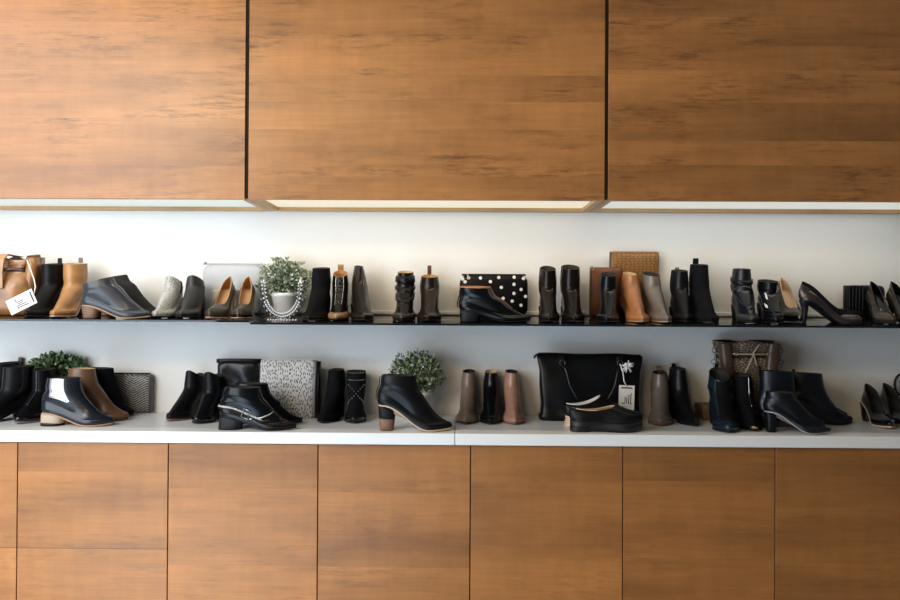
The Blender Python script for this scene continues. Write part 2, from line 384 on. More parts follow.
class Last:
    """the surface of one shoe: S(t, u), t from the sole edge to the opening, u = 0 heel, pi toe"""
    def __init__(s, L=.25, W=.086, hh=.05, th=.005, toe=.40, tl=.36, toeh=.024, Hb=.17, Hf=None, tx0=.004, tx1=.115,
                 tw=.033, ax=None, az=None, aw=.036, pump=False, taper=.38, cb=.056, vx=.70, vz=.012, dip=.016, topdip=0., bend=.003, spring=.005, lean=0.):
        s.__dict__.update(locals()); del s.__dict__['s']
        s.dip_ = dip if pump else topdip
        zs = s.zs
        K = [[.004, L-.003, hh, zs(L)+.000, .95, 0, 1, .04],
             [-.001, L, hh+.010, zs(L)+.008, 1.0, 0, 1, .04],
             [-.002, L*(.985-.035*toe), hh+.022, zs(L*.985)+toeh*.72, .97, 0, 1, .04]]
        if pump:
            K += [[-.001, L*.91, hh+.036, zs(L*.91)+toeh, .95, 0, 1, .04],
                  [.006, L*vx, hh+cb, zs(L*vx)+toeh+vz, .93, 0, 1, .04]]
        else:
            Hf_ = Hb if Hf is None else Hf; s.Hf = Hf_
            r = Hb-hh
            axx = ax if ax is not None else L*.47
            azz = az if az is not None else min(zs(axx)+.080, toeh+.66*(Hf_-toeh))
            rf = Hf_-toeh
            if az is None: azz = toeh+min(.072, .56*rf)+zs(axx)*.6
            azz = min(azz, Hf_-.012)
            z0_ = zs(L*.9)+toeh
            aw = max(aw, .45*tw+.275*W-.001) if tw < .04 else aw
            K += [[-.002, L*(.935-.05*toe), hh+min(.036,.3*r), zs(L*.93)+toeh, .91, 0, 1, .04],
                  [.000, L*.80, hh+min(.047,.42*r), z0_+(azz-z0_)*.25, .88, .28, .95, .042*W/.086],
                  [.002, L*.80*.5+axx*.5, hh+min(.058,.52*r), z0_+(azz-z0_)*.58, .86, .55, .65, aw+.004],
                  [.004+.4*max(0,tx0), axx, hh+min(.074,.66*r), azz, .8, .85, .3, aw],
                  [(.005+tx0)*.5+.001, (axx*.36+tx1*.64)-.0005, (hh+min(.074,.66*r))*.55+Hb*.45, azz*.60+Hf_*.40, .8, 1, 0, aw*.58+tw*.42],
                  [tx0, tx1, Hb, Hf_, .8, 1, 0, tw]]
        s.K = K
    def zs(s, x):
        q = x/s.L
        return s.th + (s.hh-s.th)*(1-smooth((q-.10)/.58)) + s.spring*max(0, (q-.72)/.28)**2
    def S(s, t, u, off=0.):
        xb, xf, Zb, Zf, w, b, e, we = crom(s.K, t)
        q = (1-math.cos(u))/2; x = xb+(xf-xb)*q
        L = s.L
        qe = min((x-xb)/(L*(.15+(.26*t if s.pump else 0))), 1); eh = math.sqrt(max(0, 1-(1-qe)**2))
        tl = s.tl*L*(1 if xf > L*.97 else 1.3)
        qt = min(max((xf-x)/tl, 0), 1)
        et = (1-s.toe)*math.sqrt(max(0, 1-(1-qt)**2)) + s.toe*math.sin(qt*math.pi/2)
        hs = s.W/2*basew(x/L)*w*eh*et
        if s.pump: hs *= 1-s.taper*smooth((t-.3)/.7)*(1-q)**1.2
        hw = hs*(1-b) + we*abs(math.sin(u))*b
        z0 = s.zs(x)
        lin = Zb+(Zf-Zb)*q
        cur = z0 + (Zb-s.zs(xb))*(1-q) + (Zf-s.zs(xf))*q
        z = lin*(1-e)+cur*e
        if s.dip_: z -= s.dip_*math.sin(u)**2*smooth((t-.55)/.45)
        y = math.copysign(hw, math.sin(u)) if abs(math.sin(u)) > 1e-9 else 0.
        y += s.bend*math.sin(math.pi*min(max(x/L,0),1))
        p = Vector((x, y, z + 0.))
        if s.lean: p.x += s.lean*max(0, z-s.hh)
        if off: p = p + s.nrm(t, u)*off
        return p
    def nrm(s, t, u):
        h = .012; du = s.S(min(t,.999), u+h)-s.S(min(t,.999), u-h); dt = s.S(min(t+h,1), u)-s.S(max(t-h,0), u)
        n = du.cross(dt)
        if n.length < 1e-12: return Vector((0,0,1))
        n.normalize()
        c = crom(s.K, t); mid = Vector(((c[0]+c[1])/2, 0, n.z*0+s.S(t,u).z))
        if n.dot(s.S(t,u)-mid) < 0 and abs(n.z) < .9: n = -n
        elif abs(n.z) >= .9 and n.z < 0: n = -n
        return n
    def patch(s, mb, uf, tf, off=.0015, nu=14, nt=4, thick=None):
        """raised panel on the surface: uf = (u0, u1), tf(u) -> (t0, t1)"""
        u0, u1 = uf; vs = []; fs = []
        for j in range(nu+1):
            u = u0+(u1-u0)*j/nu; t0, t1 = tf(u) if callable(tf) else tf
            for k in range(nt+1):
                t = t0+(t1-t0)*k/nt
                edge = j in (0, nu) or k in (0, nt)
                vs.append(s.S(t, u, -.0004 if edge else off))
        m = nt+1
        # inset ring so that the rise is steep: second copy of the edge at full offset
        for j in range(nu):
            for k in range(nt): fs.append((j*m+k, j*m+k+1, j*m+m+k+1, j*m+m+k))
        return mb.add(vs, fs)
NU = 52
def grid(S, ts, off=0.):
    rings = []
    for t in ts: rings.append([S(t, 2*math.pi*(j+.0001)/NU) for j in range(NU)])
    return rings
def dring(x0, x1, w, zf, e=2.8, n=24):
    out = []
    for j in range(n):
        t = 2*math.pi*j/n; c, q = math.cos(t), math.sin(t)
        x = (x0+x1)/2 + (x1-x0)/2*math.copysign(abs(c)**(2/e), c); y = w/2*math.copysign(abs(q)**(2/e), q)
        out.append(Vector((x, y, zf(x) if callable(zf) else zf)))
    return out
M_BLK = (.010,.010,.012)
M_rub = plain((.005,.005,.0055), .5, nm='rubber', spec=.3)
M_silver = plain((.62,.61,.60), .28, 1., nm='silver_metal')
M_gold = plain((.70,.50,.22), .3, 1., nm='brass_metal')
M_elastic = suede((.012,.012,.014))
M_tanlin = plain((.52,.34,.19), .6, nm='tan_lining')
M_darklin = plain((.014,.011,.009), .75, nm='dark_lining')

def shoe(name, label, cat, px, Y, ang, surf, up, sole=None, lin=None, heel=None, heelm=None, tipm=None, ex=(), group=None, mid=.5, **kw):
    F = Last(**kw); L = F.L
    yy = 320 if surf is not CN else 425
    if isinstance(px, tuple):                 # toe pixel, toe depth, pixel of the shaft (or of the heel)
        tp, tY, sp = px[:3]; dd = L-(.055 if len(px) == 3 else .005)
        T = at(tp, yy, tY); sY = tY+.15
        for _ in range(12):
            sx_ = at(sp, yy, sY).x; sY = tY+math.sqrt(max(dd*dd-(sx_-T.x)**2, .0004))
        d = Vector((T.x-sx_, tY-sY)).normalized()
        ang = math.degrees(math.atan2(d.y, d.x)); x = T.x-d.x*L*(1-mid); Y = tY-d.y*L*(1-mid)
    else: x = at(px, yy, Y).x
    t = thing(name, label, cat, group, (x, Y, surf.z(Y)+.0004), surf.rot(ang))
    sh = Vector((L*mid, 0, 0))
    def put(mb, nm, mat, smooth=True, par=None):
        mb.v = [v-sh for v in mb.v]
        return mb.build(nm, mat, par or t, smooth)
    nk = len(F.K)-1
    ts = [i/(nk*4) for i in range(nk*4+1)]
    rings = grid(F.S, ts)
    upo = put(MB().loft(rings, True, False), 'upper', up)
    # lining: rim, inner wall, insole
    tl0 = .40 if not F.pump else .30
    tt = [1-(1-tl0)*k/8 for k in range(9)]
    lr = [[p.copy() for p in rings[-1]]]
    for k, q in enumerate(tt):
        xb, xf = crom(F.K, q)[:2]; rg = []
        for j in range(NU):
            p = F.S(q, 2*math.pi*(j+.0001)/NU); c = (xb+xf)/2
            ins = .0032
            hx = (xf-xb)/2; p.x = c+(p.x-c)*(hx-ins)/hx
            cy = F.bend*math.sin(math.pi*min(max(p.x/L,0),1)); d = p.y-cy
            p.y = cy + math.copysign(max(abs(d)-ins, abs(d)*.25), d)
            if k == 0: p.z += .0006
            rg.append(p)
        lr.append(rg)
    mb = MB().loft(lr, False, False)
    k0 = (len(lr)-1)*NU
    ins_f = [(k0+j, k0+j+1, k0+NU-j-1, k0+(NU-j) % NU) if j else (k0, k0+1, k0+NU-1) for j in range(NU//2-1)]
    ins_f.append((k0+NU//2-1, k0+NU//2, k0+NU//2+1))
    mb.f += ins_f
    put(mb, 'lining', lin or M_darklin)
    # sole
    sole = sole or M_rub
    top = [F.S(0, 2*math.pi*(j+.0001)/NU) for j in range(NU)]
    def ex_(p, k, dz):
        c = L*.5; q = p.copy(); q.x = c+(p.x-c)*(1+k/ (L/2)); q.y = p.y*(1+k/.042); q.z = p.z+dz; return q
    th = F.th
    put(MB().loft([[ex_(p, -.002, -th+.0001) for p in top], [ex_(p, .0022, -th*.75) for p in top], [ex_(p, .0025, -.0002) for p in top], [ex_(p, -.004, .001) for p in top]]), 'sole', sole)
    # heel
    if heel:
        kind, tlen, twid, blen, bwid, shift = heel
        rs = []; cutz = None
        nz = 9
        zt = lambda xx: F.zs(xx)-th*.7
        for k in range(nz):
            f = k/(nz-1); g = (f**.32 if kind == 'stiletto' else f)
            if kind == 'curve': g = math.sin(f*math.pi/2)
            ln = tlen+(blen-tlen)*g; wd = twid+(bwid-twid)*g
            xb = .002+shift*f + (.006*math.sin(f*math.pi) if kind in ('stiletto','curve') else 0)
            rs.append([Vector((p.x, p.y, p.z)) for p in dring(xb, xb+ln, wd, (lambda xx, f=f: zt(xx)*(1-f)))])
        nlast = 1 if tipm is None else (2 if tipm[1] == 'thin' else 4)
        put(MB().loft(rs[:nz-nlast] if tipm else rs), 'heel', heelm or sole)
        if tipm: put(MB().loft(rs[nz-nlast-1:]), 'heel_tip', tipm[0])
    for e in ex: e(F, t, put, upo)
    return t
# extras: each returns a function adding parts to the shoe
def tab(mat=None, h=.02, w=.014, front=False, th=.0035, label=None, u=None):
    def f(F, t, put, up):
        p = F.S(1, u if u is not None else (math.pi if front else 0.)); s = -1 if front else 1
        x0 = p.x + (s*.001); mb = MB()
        pts = [(x0-s*.003, p.z-.02), (x0-s*.0035, p.z+h*.7), (x0-s*.001, p.z+h), (x0+s*.002, p.z+h*.7), (x0+s*.003, p.z-.012)]
        a = [(px_, p.y-w/2, pz) for px_, pz in pts]; b = [(px_, p.y+w/2, pz) for px_, pz in pts]
        # a bent strip with thickness
        n = len(pts); k = .0011
        L1 = [Vector(v) for v in a]; L2 = [Vector(v) for v in b]
        cx = sum(v.x for v in L1)/n; cz = p.z
        inn = lambda v: Vector((v.x+(cx-v.x)*.4, v.y, v.z-.0014 if v.z > p.z+h*.8 else v.z))
        vs = []
        for i in range(n): vs += [L1[i], L2[i], inn(L2[i]), inn(L1[i])]
        fs = []
        for i in range(n-1):
            for q in range(4): fs.append((i*4+q, i*4+(q+1)%4, i*4+4+(q+1)%4, i*4+4+q))
        fs += [(0,1,2,3), tuple(4*(n-1)+q for q in range(4))]
        o = put(mb.add(vs, fs), 'pull_tab', mat or up.data.materials[0], False)
        if label: o['label'] = label
    return f
def gore(mat=None, t0=.60, t1=.985, uw=.34, uc=1.45, label=None, taper=.55, name='elastic_gore'):
    def f(F, t, put, up):
        for sg in (1, -1):
            mb = MB()
            nt = 8; nu = 6; vs = []; fs = []
            for k in range(nt+1):
                tt = t0+(t1-t0)*k/nt; ww = uw*(taper+(1-taper)*k/nt)
                for j in range(nu+1):
                    q = -1+2*j/nu; u = sg*(uc+ww*q)
                    vs.append(F.S(tt, u, -.0004 if (j in (0,nu) or k == 0) else .0011))
            for k in range(nt):
                for j in range(nu): fs.append((k*7+j, k*7+j+1, k*7+7+j+1, k*7+7+j))
            o = put(mb.add(vs, fs), name, mat or M_elastic)
            if label: o['label'] = label
    return f
def strap(tb, tf, dt=.05, mat=None, u0=-math.pi, u1=math.pi, off=.0028, buckle=None, bm=None, name='strap', bs=.011, label=None, lastu=None):
    """a band around the shoe; tb / tf = height at the heel / at the toe side"""
    def f(F, t, put, up):
        g = lambda u: tb+(tf-tb)*(1-math.cos(u))/2
        mb = MB(); nu = 40; vs = []; fs = []
        for j in range(nu+1):
            u = u0+(u1-u0)*j/nu; c = g(u)
            for q, o_ in ((-dt, -.0005), (-dt*.8, off), (0, off*1.05), (dt*.8, off), (dt, -.0005)):
                vs.append(F.S(min(max(c+q, .02), 1.), u, o_))
        for j in range(nu):
            for k in range(4): fs.append((j*5+k, j*5+k+1, j*5+6+k, j*5+5+k))
        o = put(mb.add(vs, fs), name, mat or up.data.materials[0])
        if label: o['label'] = label
        if buckle is not None:
            for ub in (buckle if isinstance(buckle, (tuple, list)) else [buckle]):
                c = g(ub); P = F.S(c, ub, off+.002); n = F.nrm(c, ub)
                a = (F.S(c, ub+.03)-F.S(c, ub-.03)).normalized(); b = n.cross(a).normalized()
                k = bs; m2 = MB().tube([P+a*k*.8+b*k, P-a*k*.8+b*k, P-a*k*.8-b*k, P+a*k*.8-b*k], .0017, 6, True)
                m2.tube([P-a*k*.8+n*.001, P+a*k*.5+n*.001], .0011, 6)
                put(m2, 'buckle', bm or M_silver, True, o)
    return f
def rim(mat, r=.0022, name='topline_piping', label=None):
    def f(F, t, put, up):
        o = put(MB().tube([F.S(1, 2*math.pi*j/40)+Vector((0,0,.0004)) for j in range(40)], r, 6, True), name, mat)
        if label: o['label'] = label
    return f
def panel(u0, u1, t0, t1, mat, name, off=.0013, nu=14, nt=10, label=None):
    def f(F, t, put, up):
        tf = (lambda u: (t0(u) if callable(t0) else t0, t1(u) if callable(t1) else t1))
        o = put(F.patch(MB(), (u0, u1), tf, off, nu, nt), name, mat)
        if label: o['label'] = label
    return f
def line(pts, r, mat, name, off=.0012, label=None, close=False, n=30):
    """a cord along (t, u) points on the surface"""
    def f(F, t, put, up):
        P = []
        for (a, b), (c, d) in zip(pts, pts[1:]):
            for k in range(n//max(1, len(pts)-1)): q = k/(n//max(1, len(pts)-1)); P.append(F.S(a+(c-a)*q, b+(d-b)*q, off))
        P.append(F.S(*pts[-1], off))
        o = put(MB().tube(P, r, 6), name, mat)
        if label: o['label'] = label
    return f
def dots(pts, r, mat, name='stud', off=.001, one=True):
    def f(F, t, put, up):
        mb = MB()
        for a, b in pts: mb.ball(F.S(a, b, off), r, 6)
        put(mb, name, mat)
    return f
def laces(mat, n=5, t0=.52, t1=.97, du=.42, tongue=None):
    def f(F, t, put, up):
        pi = math.pi
        if tongue: put(F.patch(MB(), (pi-.34, pi+.34), (t0-.04, 1.), .0012, 6, 10), 'tongue_gap', tongue)
        mb = MB()
        for k in range(n):
            a = t0+(t1-t0)*k/n; b = t0+(t1-t0)*(k+1)/n
            for s in (1, -1):
                mb.tube([F.S(a+(b-a)*q/6, pi+s*(-du+2*du*q/6), .0028+.001*s) for q in range(7)], .0014, 6)
        put(mb, 'laces', mat)
    return f
def zipper(u=.25, t0=.45, t1=.99):
    return line([(t0, u), (t1, u)], .0013, M_silver, 'zipper', .0006)
def zip_pull(t_=.85, u=.3):
    def f(F, t, put, up):
        P = F.S(t_, u, .003); put(MB().tube([P, P+Vector((0,0,-.009)), P+Vector((.002,0,-.02))], .0022, 6), 'zip_pull', M_silver)
    return f
PI = math.pi
M_BLK = (.0045,.0047,.0055)
blk = leather(M_BLK, .32, .0, sp=.17); blk_m = leather((.005,.005,.006), .40, .0, sp=.15); blk_s = leather((.003,.0035,.0045), .22, .0, sp=.24)
blk_br = leather((.0075,.0046,.003), .20, .0, sp=.18)  # brown tint puts the warm sheen into the black leather's colour
patent = leather((.003,.003,.0035), .10, .2, sp=.4); su_blk = suede((.0035,.0035,.0045)); navy = leather((.004,.0052,.0095), .30, .0, sp=.35)
teal = leather((.004,.010,.018), .28, .0, sp=.4)
grey_l = leather((.030,.033,.040), .30, .1, sp=.4); grey_d = suede((.026,.026,.026)); grey_st = leather((.020,.019,.018), .42, .0, sp=.4)
tan = leather((.36,.165,.052), .40, .1); tan2 = leather((.33,.130,.045), .36, .15); brown = leather((.125,.060,.028), .38, .1)
taupe = leather((.185,.135,.105), .40, .1); taupe2 = leather((.125,.098,.080), .38, .15); rose = leather((.33,.175,.120), .36, .15)
bronze = leather((.28,.165,.075), .25, .3); bronze_d = leather((.013,.0075,.0045), .22, .0, sp=.24); pew = leather((.026,.018,.0125), .22, .0, sp=.4); olive = leather((.040,.031,.020), .28,.0, sp=.4)
plum = leather((.028,.017,.016), .27, .1, sp=.5)
snake_w = scales((.07,.07,.07), (.42,.41,.38), 150., .4, (1,1,1.3), (.18,.5))
st_brown = stack((.20,.10,.055)); st_light = stack((.50,.40,.30)); st_dark = stack((.045,.025,.017)); wood_light = stack((.60,.44,.30))
sole_tan = plain((.42,.24,.13), .55, nm='leather_sole'); sole_red = plain((.24,.08,.045), .5, nm='leather_sole')
beige_lin = plain((.58,.42,.28), .55, nm='beige_lining'); gold_lin = plain((.40,.20,.075), .55, nm='tan_lining')
white_lin = plain((.62,.58,.52), .6, nm='white_lining'); grey_lin = plain((.25,.24,.23), .7, nm='grey_lining')

BLOCK = ('block', .062, .058, .052, .050, .004); LOW = ('block', .068, .060, .064, .056, .002); CHUNK = ('curve', .060, .058, .044, .050, .006)
STIL = ('stiletto', .044, .044, .010, .010, .010); MIDH = ('block', .055, .054, .040, .042, .008)
B = 'ankle_boot'; P_ = 'pump'; G = 'boots and shoes on the glass shelf'; C = 'boots and shoes on the counter'
def bs(label, px, Y, ang, up, **k): return shoe(k.pop('name', B), label, k.pop('cat', 'boot'), px, Y, ang, k.pop('surf', GR), up, group=G, **k)
def cs(label, px, Y, ang, up, **k): return shoe(k.pop('name', B), label, k.pop('cat', 'boot'), px, Y, ang, CN, up, group=C, **k)

# ---- glass shelf, left sheet
bs('black ankle boot between the tan bag and the tan boot, toe behind the white tag', (26, 2.425, 54), 0, 0, blk_m, surf=GL, L=.235, hh=.055, Hb=.19, Hf=.185, tx1=.105, tw=.036, heel=BLOCK, ex=[tab(), gore()])
bs('tan leather ankle boot next to the black boot on the shelf', (53, 2.42, 76), 0, 0, tan, surf=GL, L=.235, hh=.055, Hb=.192, Hf=.187, tx1=.105, tw=.038, heel=BLOCK, sole=plain((.45,.38,.32),.6), heelm=st_brown, lin=M_tanlin, ex=[tab(brown), gore(tan2)])
bs('dark grey low boot in profile with brown stacked heel and zip at heel', 117, 2.445, 0, grey_l, surf=GL, L=.24, hh=.047, Hb=.118, Hf=.142, tx0=.004, tx1=.108, tw=.034, toe=.6, toeh=.022, ax=.135, az=.108, aw=.034, heel=BLOCK, heelm=st_brown, sole=sole_tan, ex=[zipper(.55,.30,.98), zip_pull(.78,.6), strap(.36,.36,.012,None,-.9,.9,.001,name='heel_seam')])
bs('dark grey suede low boot half hidden behind the grey zip boot', 130, 2.57, -3, grey_d, surf=GL, L=.24, hh=.047, Hb=.130, Hf=.150, tx1=.108, tw=.034, toe=.6, toeh=.022, ax=.14, az=.112, heel=BLOCK, heelm=st_brown)
bs('pale snakeskin-print low boot, lightest of the low boots', (155, 2.43, 173), 0, 0, snake_w, surf=GL, L=.22, W=.082, hh=.045, Hb=.122, Hf=.147, tx1=.092, tw=.026, toe=.6, aw=.032, topdip=.008, heel=BLOCK, ex=[gore(M_elastic)])
bs('charcoal low boot right of the snakeskin-print one', (181, 2.43, 195), 0, 0, grey_st, surf=GL, L=.22, W=.086, hh=.045, Hb=.122, Hf=.150, tx1=.095, tw=.029, toe=.6, aw=.034, topdip=.008, heel=BLOCK)
for px, an, lb, m_ in ((209, 231, 'olive pump with tan lining, left one of the pair before the grey clutch', olive), (238, 249, 'olive pump with tan lining and shiny black toe, right one beside the plant', olive)):
    bs(lb, (px, 2.405, an, 1), 0, 0, m_, name=P_, cat='pump', surf=GL, L=.222, hh=.085, pump=True, cb=.06, toe=.35, vx=.68, W=.082, dip=.018, heel=STIL, lin=gold_lin, sole=sole_tan, toeh=.034,
       ex=[panel(PI*.60, PI*1.40, .02, .30, patent, 'toe_cap_or_glint')] if px > 230 else [])

# ---- glass shelf, right sheet
bs('black suede boot with flat top, right of the potted plant', (308, 2.41, 321), 0, 0, su_blk, L=.235, hh=.05, Hb=.183, Hf=.18, tx1=.10, tw=.031, toe=.4, heel=BLOCK, ex=[panel(PI*.62, PI*1.38, .03, .16, bronze_d, 'toe_glint')])  # toe panel paints a bronze glint onto the black suede
bs('lace-up boot with black laces, bronze toe and tan tongue', (336, 2.425, 340), 0, 0, blk_br, L=.235, hh=.045, Hb=.172, Hf=.15, tx1=.10, tw=.026, toe=.45, aw=.032, heel=LOW, lin=gold_lin, W=.077,
   ex=[panel(PI*.56, PI*1.44, .03, .36, bronze, 'toe_cap_or_glint', .0008), laces(plain((.05,.04,.035),.6), tongue=bronze_d), tab(tan, .022, .022, False), line([(.99, PI-.5), (.52, PI-.42)], .0016, M_silver, 'eyelet_strip'), line([(.99, PI+.5), (.52, PI+.42)], .0016, M_silver, 'eyelet_strip')])
bs('dark bronze boot tapering to a narrow top with black centre stripe', (364, 2.425, 359), 0, 0, bronze_d, L=.24, hh=.05, Hb=.19, Hf=.186, tx1=.075, tx0=.002, tw=.016, toe=.55, aw=.03, ax=.115, heel=BLOCK, W=.082,
   ex=[panel(PI-1.3, PI-.35, .30, .99, pew, 'side_panel'), panel(PI+.15, PI+.55, .35, .99, blk, 'centre_stripe')])
bs('black boot with bronze glint on the toe, wrapped in three buckled straps', (402, 2.42, 405), 0, 0, blk_br, L=.23, hh=.042, Hb=.172, Hf=.166, tx1=.095, tw=.029, toe=.35, aw=.036, heel=LOW, lin=M_tanlin, W=.084,
   ex=[panel(PI*.58, PI*1.42, .04, .30, pew, 'toe_cap_or_glint')] + [strap(a, b, .042, blk, off=.0032, buckle=PI+1.35, bs=.010, bm=M_gold) for a, b in ((.56,.60),(.74,.75),(.90,.90))] )  # toe panel here is a painted lamp reflection, not a separate cap
bs('dark bronze boot with upright tab, right of the strapped boot', (428, 2.42, 429), 0, 0, bronze_d, L=.23, hh=.04, Hb=.158, Hf=.15, tx1=.095, tw=.030, toe=.5, aw=.036, heel=LOW, lin=gold_lin, W=.09,
   ex=[tab(leather((.08,.03,.02)), .034, .015), gore()])
bs('black boot in profile with tan piping, in front of the polka-dot clutch', 495, 2.455, 0, blk_s, L=.252, hh=.042, Hb=.122, Hf=.120, tx1=.108, tw=.034, toe=.85, tl=.45, toeh=.018, ax=.155, az=.072, aw=.036, heel=('block', .075, .060, .070, .056, .002), lin=M_tanlin,
   ex=[rim(tan2, .0028), line([(.99, PI-.1), (.86, PI-.10), (.72, PI-.16), (.58, PI-.2)], .0022, tan2, 'instep_glint'), panel(PI-.55, PI+.55, .22, .58, bronze_d, 'vamp_sheen'), line([(.9,.0),(.5,.0),(.12,.0)], .002, blk, 'heel_loop', .004)])  # tan instep cord and bronze vamp patch paint the rim light
bs('black boot with bronze glint on the toe, left one of the pair right of the polka-dot clutch', (549.5, 2.42, 546.5), 0, 0, blk_br, L=.23, hh=.045, Hb=.193, Hf=.176, tx1=.098, tw=.028, toe=.35, aw=.034, heel=BLOCK, W=.077, ex=[gore()])
bs('black boot with bronze glint on the toe, right one of the pair, taller and nearer the brown pouch', (575, 2.42, 569), 0, 0, blk_br, L=.23, hh=.045, Hb=.198, Hf=.182, tx1=.10, tw=.032, toe=.35, aw=.036, heel=BLOCK, W=.084, ex=[gore()])
bs('black boot with rounded top in front of the brown pouch', (607, 2.41, 607), 0, 0, blk_s, L=.215, hh=.045, Hb=.172, Hf=.158, tx1=.095, tw=.030, toe=.4, aw=.034, heel=BLOCK, W=.082)
bs('tan pointed boot in front of the crocodile-print clutch', (643, 2.42, 629), 0, 0, tan2, L=.235, hh=.055, Hb=.172, Hf=.160, tx1=.085, tw=.023, toe=.7, tl=.4, aw=.032, heel=MIDH, heelm=blk, lin=M_tanlin, sole=sole_tan)
bs('taupe pointed boot right of the tan one on the shelf', (668, 2.42, 650), 0, 0, taupe2, L=.235, hh=.055, Hb=.172, Hf=.158, tx1=.092, tw=.029, toe=.7, tl=.4, aw=.034, W=.08, heel=MIDH, heelm=st_dark, sole=sole_tan)
bs('black boot with small beige tab, left of the tall black suede boot', (686, 2.44, 678), 0, 0, blk, L=.215, W=.076, hh=.045, Hb=.182, Hf=.176, tx1=.088, tw=.027, toe=.4, aw=.034, heel=BLOCK, ex=[tab(taupe, .008, .014), gore()])
bs('tall black suede boot with square pull tab, right of the crocodile clutch', (712, 2.42, 697.5), 0, 0, su_blk, L=.24, hh=.05, Hb=.202, Hf=.2, tx1=.09, tw=.03, toe=.5, aw=.035, heel=BLOCK, ex=[tab(su_blk, .022, .02)])
bs('navy buckled boot with crossed straps and grey pointed toe', (752, 2.42, 740), 0, 0, navy, L=.225, W=.08, hh=.055, Hb=.187, Hf=.185, tx1=.088, tw=.030, toe=.6, aw=.036, heel=MIDH,
   ex=[panel(PI*.55, PI*1.45, .03, .36, grey_st, 'toe_cap_or_glint'), strap(.50,.80,.04,navy,off=.003), strap(.80,.52,.04,navy,off=.004), strap(.86,.86,.035,blk,off=.004,buckle=-.6,bs=.012)])
def cut(F, t, put, up):
    for a, b, da, db in ((.82,1.9,.10,.09),(.84,2.4,.10,.05),(.62,1.6,.03,.2),(.50,1.65,.03,.2),(.40,1.7,.025,.2),(.70,-2.6,.05,.12),(.55,-2.3,.03,.2)):
        put(F.patch(MB(), (b-db, b+db), (a-da, a+da), .0012, 4, 4), 'cutout', plain((.62,.62,.60), .4))
bs('black cut-out caged bootie between the navy boot and the pump', (777, 2.41, 766), 0, 0, blk_s, L=.20, W=.074, hh=.065, Hb=.148, Hf=.140, tx1=.10, tw=.033, toe=.35, aw=.036, heel=MIDH, name='caged_bootie', ex=[cut] + [strap(a, a, .02, blk_s, u0=PI*.55, u1=PI*1.45, off=.003, name='vamp_strap') for a in (.26,.36,.46)])
bs('black pump with beige insole showing, toe towards the viewer', (801, 2.465, 779, 1), 0, 0, olive, name=P_, cat='pump', L=.215, hh=.09, pump=True, cb=.064, toe=.45, vx=.70, W=.082, dip=.017, heel=STIL, lin=beige_lin, toeh=.034, ex=[panel(PI*.62, PI*1.38, .02, .42, patent, 'toe_cap_or_glint')])
bs('black pump half hidden behind the dark profile pump', 832, 2.62, -8, su_blk, name=P_, cat='pump', L=.23, hh=.085, pump=True, cb=.055, toe=.5, W=.08, heel=STIL, lin=M_darklin)
bs('dark plum stiletto pump in full profile, toe pointing right', 830, 2.428, -3, plum, name=P_, cat='pump', L=.214, hh=.085, pump=True, cb=.052, toe=.75, tl=.45, W=.08, dip=.022, vx=.73, vz=.004, toeh=.027, heel=STIL, lin=M_darklin)
bs('dark bronze pointed pump at the right end, in front of the ribbed wallet', (893, 2.415, 869, 1), 0, 0, pew, name=P_, cat='pump', L=.235, hh=.08, pump=True, cb=.062, toe=.75, tl=.45, vx=.70, W=.077, dip=.016, heel=STIL, lin=patent)
bs('dark bronze pointed pump cut by the right edge of the photo', (919, 2.42, 889, 1), 0, 0, pew, name=P_, cat='pump', L=.235, hh=.08, pump=True, cb=.062, toe=.75, tl=.45, vx=.70, W=.077, dip=.016, heel=STIL, lin=patent)

# ---- counter
cs('black boot cut by the left edge, brown pull tab on top', -14, 2.585, -120, blk, L=.25, hh=.045, Hb=.195, Hf=.19, tx1=.105, tw=.038, heel=LOW, ex=[tab(leather((.10,.07,.05)), .016, .022), gore()])
cs('black boot at the left end, front one of the pair', -2, 2.485, -120, blk_m, L=.25, hh=.045, Hb=.19, Hf=.188, tx1=.108, tw=.038, toe=.2, heel=LOW, ex=[gore()])
cs('black shiny-toed boot between the left pair and the silver-gored boot', (17, 2.405, 43), 0, 0, blk, L=.22, hh=.045, Hb=.178, Hf=.175, tx1=.105, tw=.034, toe=.15, heel=LOW, sole=plain((.2,.18,.19),.5), ex=[panel(PI*.6, PI*1.4, .03, .30, patent, 'toe_cap_or_glint'), line([(1., PI), (.55, PI)], .003, grey_l, 'front_seam')])
m_silv = plain((.80,.82,.84), .30, .85, nm='silver_leather')
cs('black boot in profile with shiny silver side gore and pale block heel', 78, 2.405, 0, leather((.009,.011,.017), .27, .1, sp=.4), L=.247, hh=.045, Hb=.163, Hf=.163, tx0=.018, tx1=.128, tw=.034, toe=.2, ax=.150, az=.095, heel=('block', .078, .062, .072, .058, -.002), heelm=st_light, tipm=(M_rub,'thin'), sole=sole_tan,
   ex=[gore(m_silv, .60, .985, .52, 1.40, 'shiny silver', .92)])
cs('brown leather boot behind the silver-gored boot, toe right', 96, 2.515, 0, brown, L=.235, hh=.04, Hb=.186, Hf=.184, tx0=.02, tx1=.108, tw=.034, toe=.1, ax=.145, az=.10, heel=LOW, heelm=st_dark, lin=M_tanlin, sole=st_dark)
cs('black boot mostly hidden behind the brown boot, before the zigzag clutch', 106, 2.602, 0, su_blk, L=.205, hh=.04, Hb=.18, Hf=.178, tx0=.02, tx1=.125, tw=.034, toe=.1, ax=.15, az=.10, heel=LOW)
cs('black low boot with reddish sole right of the zigzag clutch', (168, 2.485, 193), 0, 0, blk_m, L=.215, hh=.035, Hb=.155, Hf=.172, tx1=.092, tw=.029, toe=.2, topdip=.016, heel=LOW, sole=sole_red, ex=[gore()])
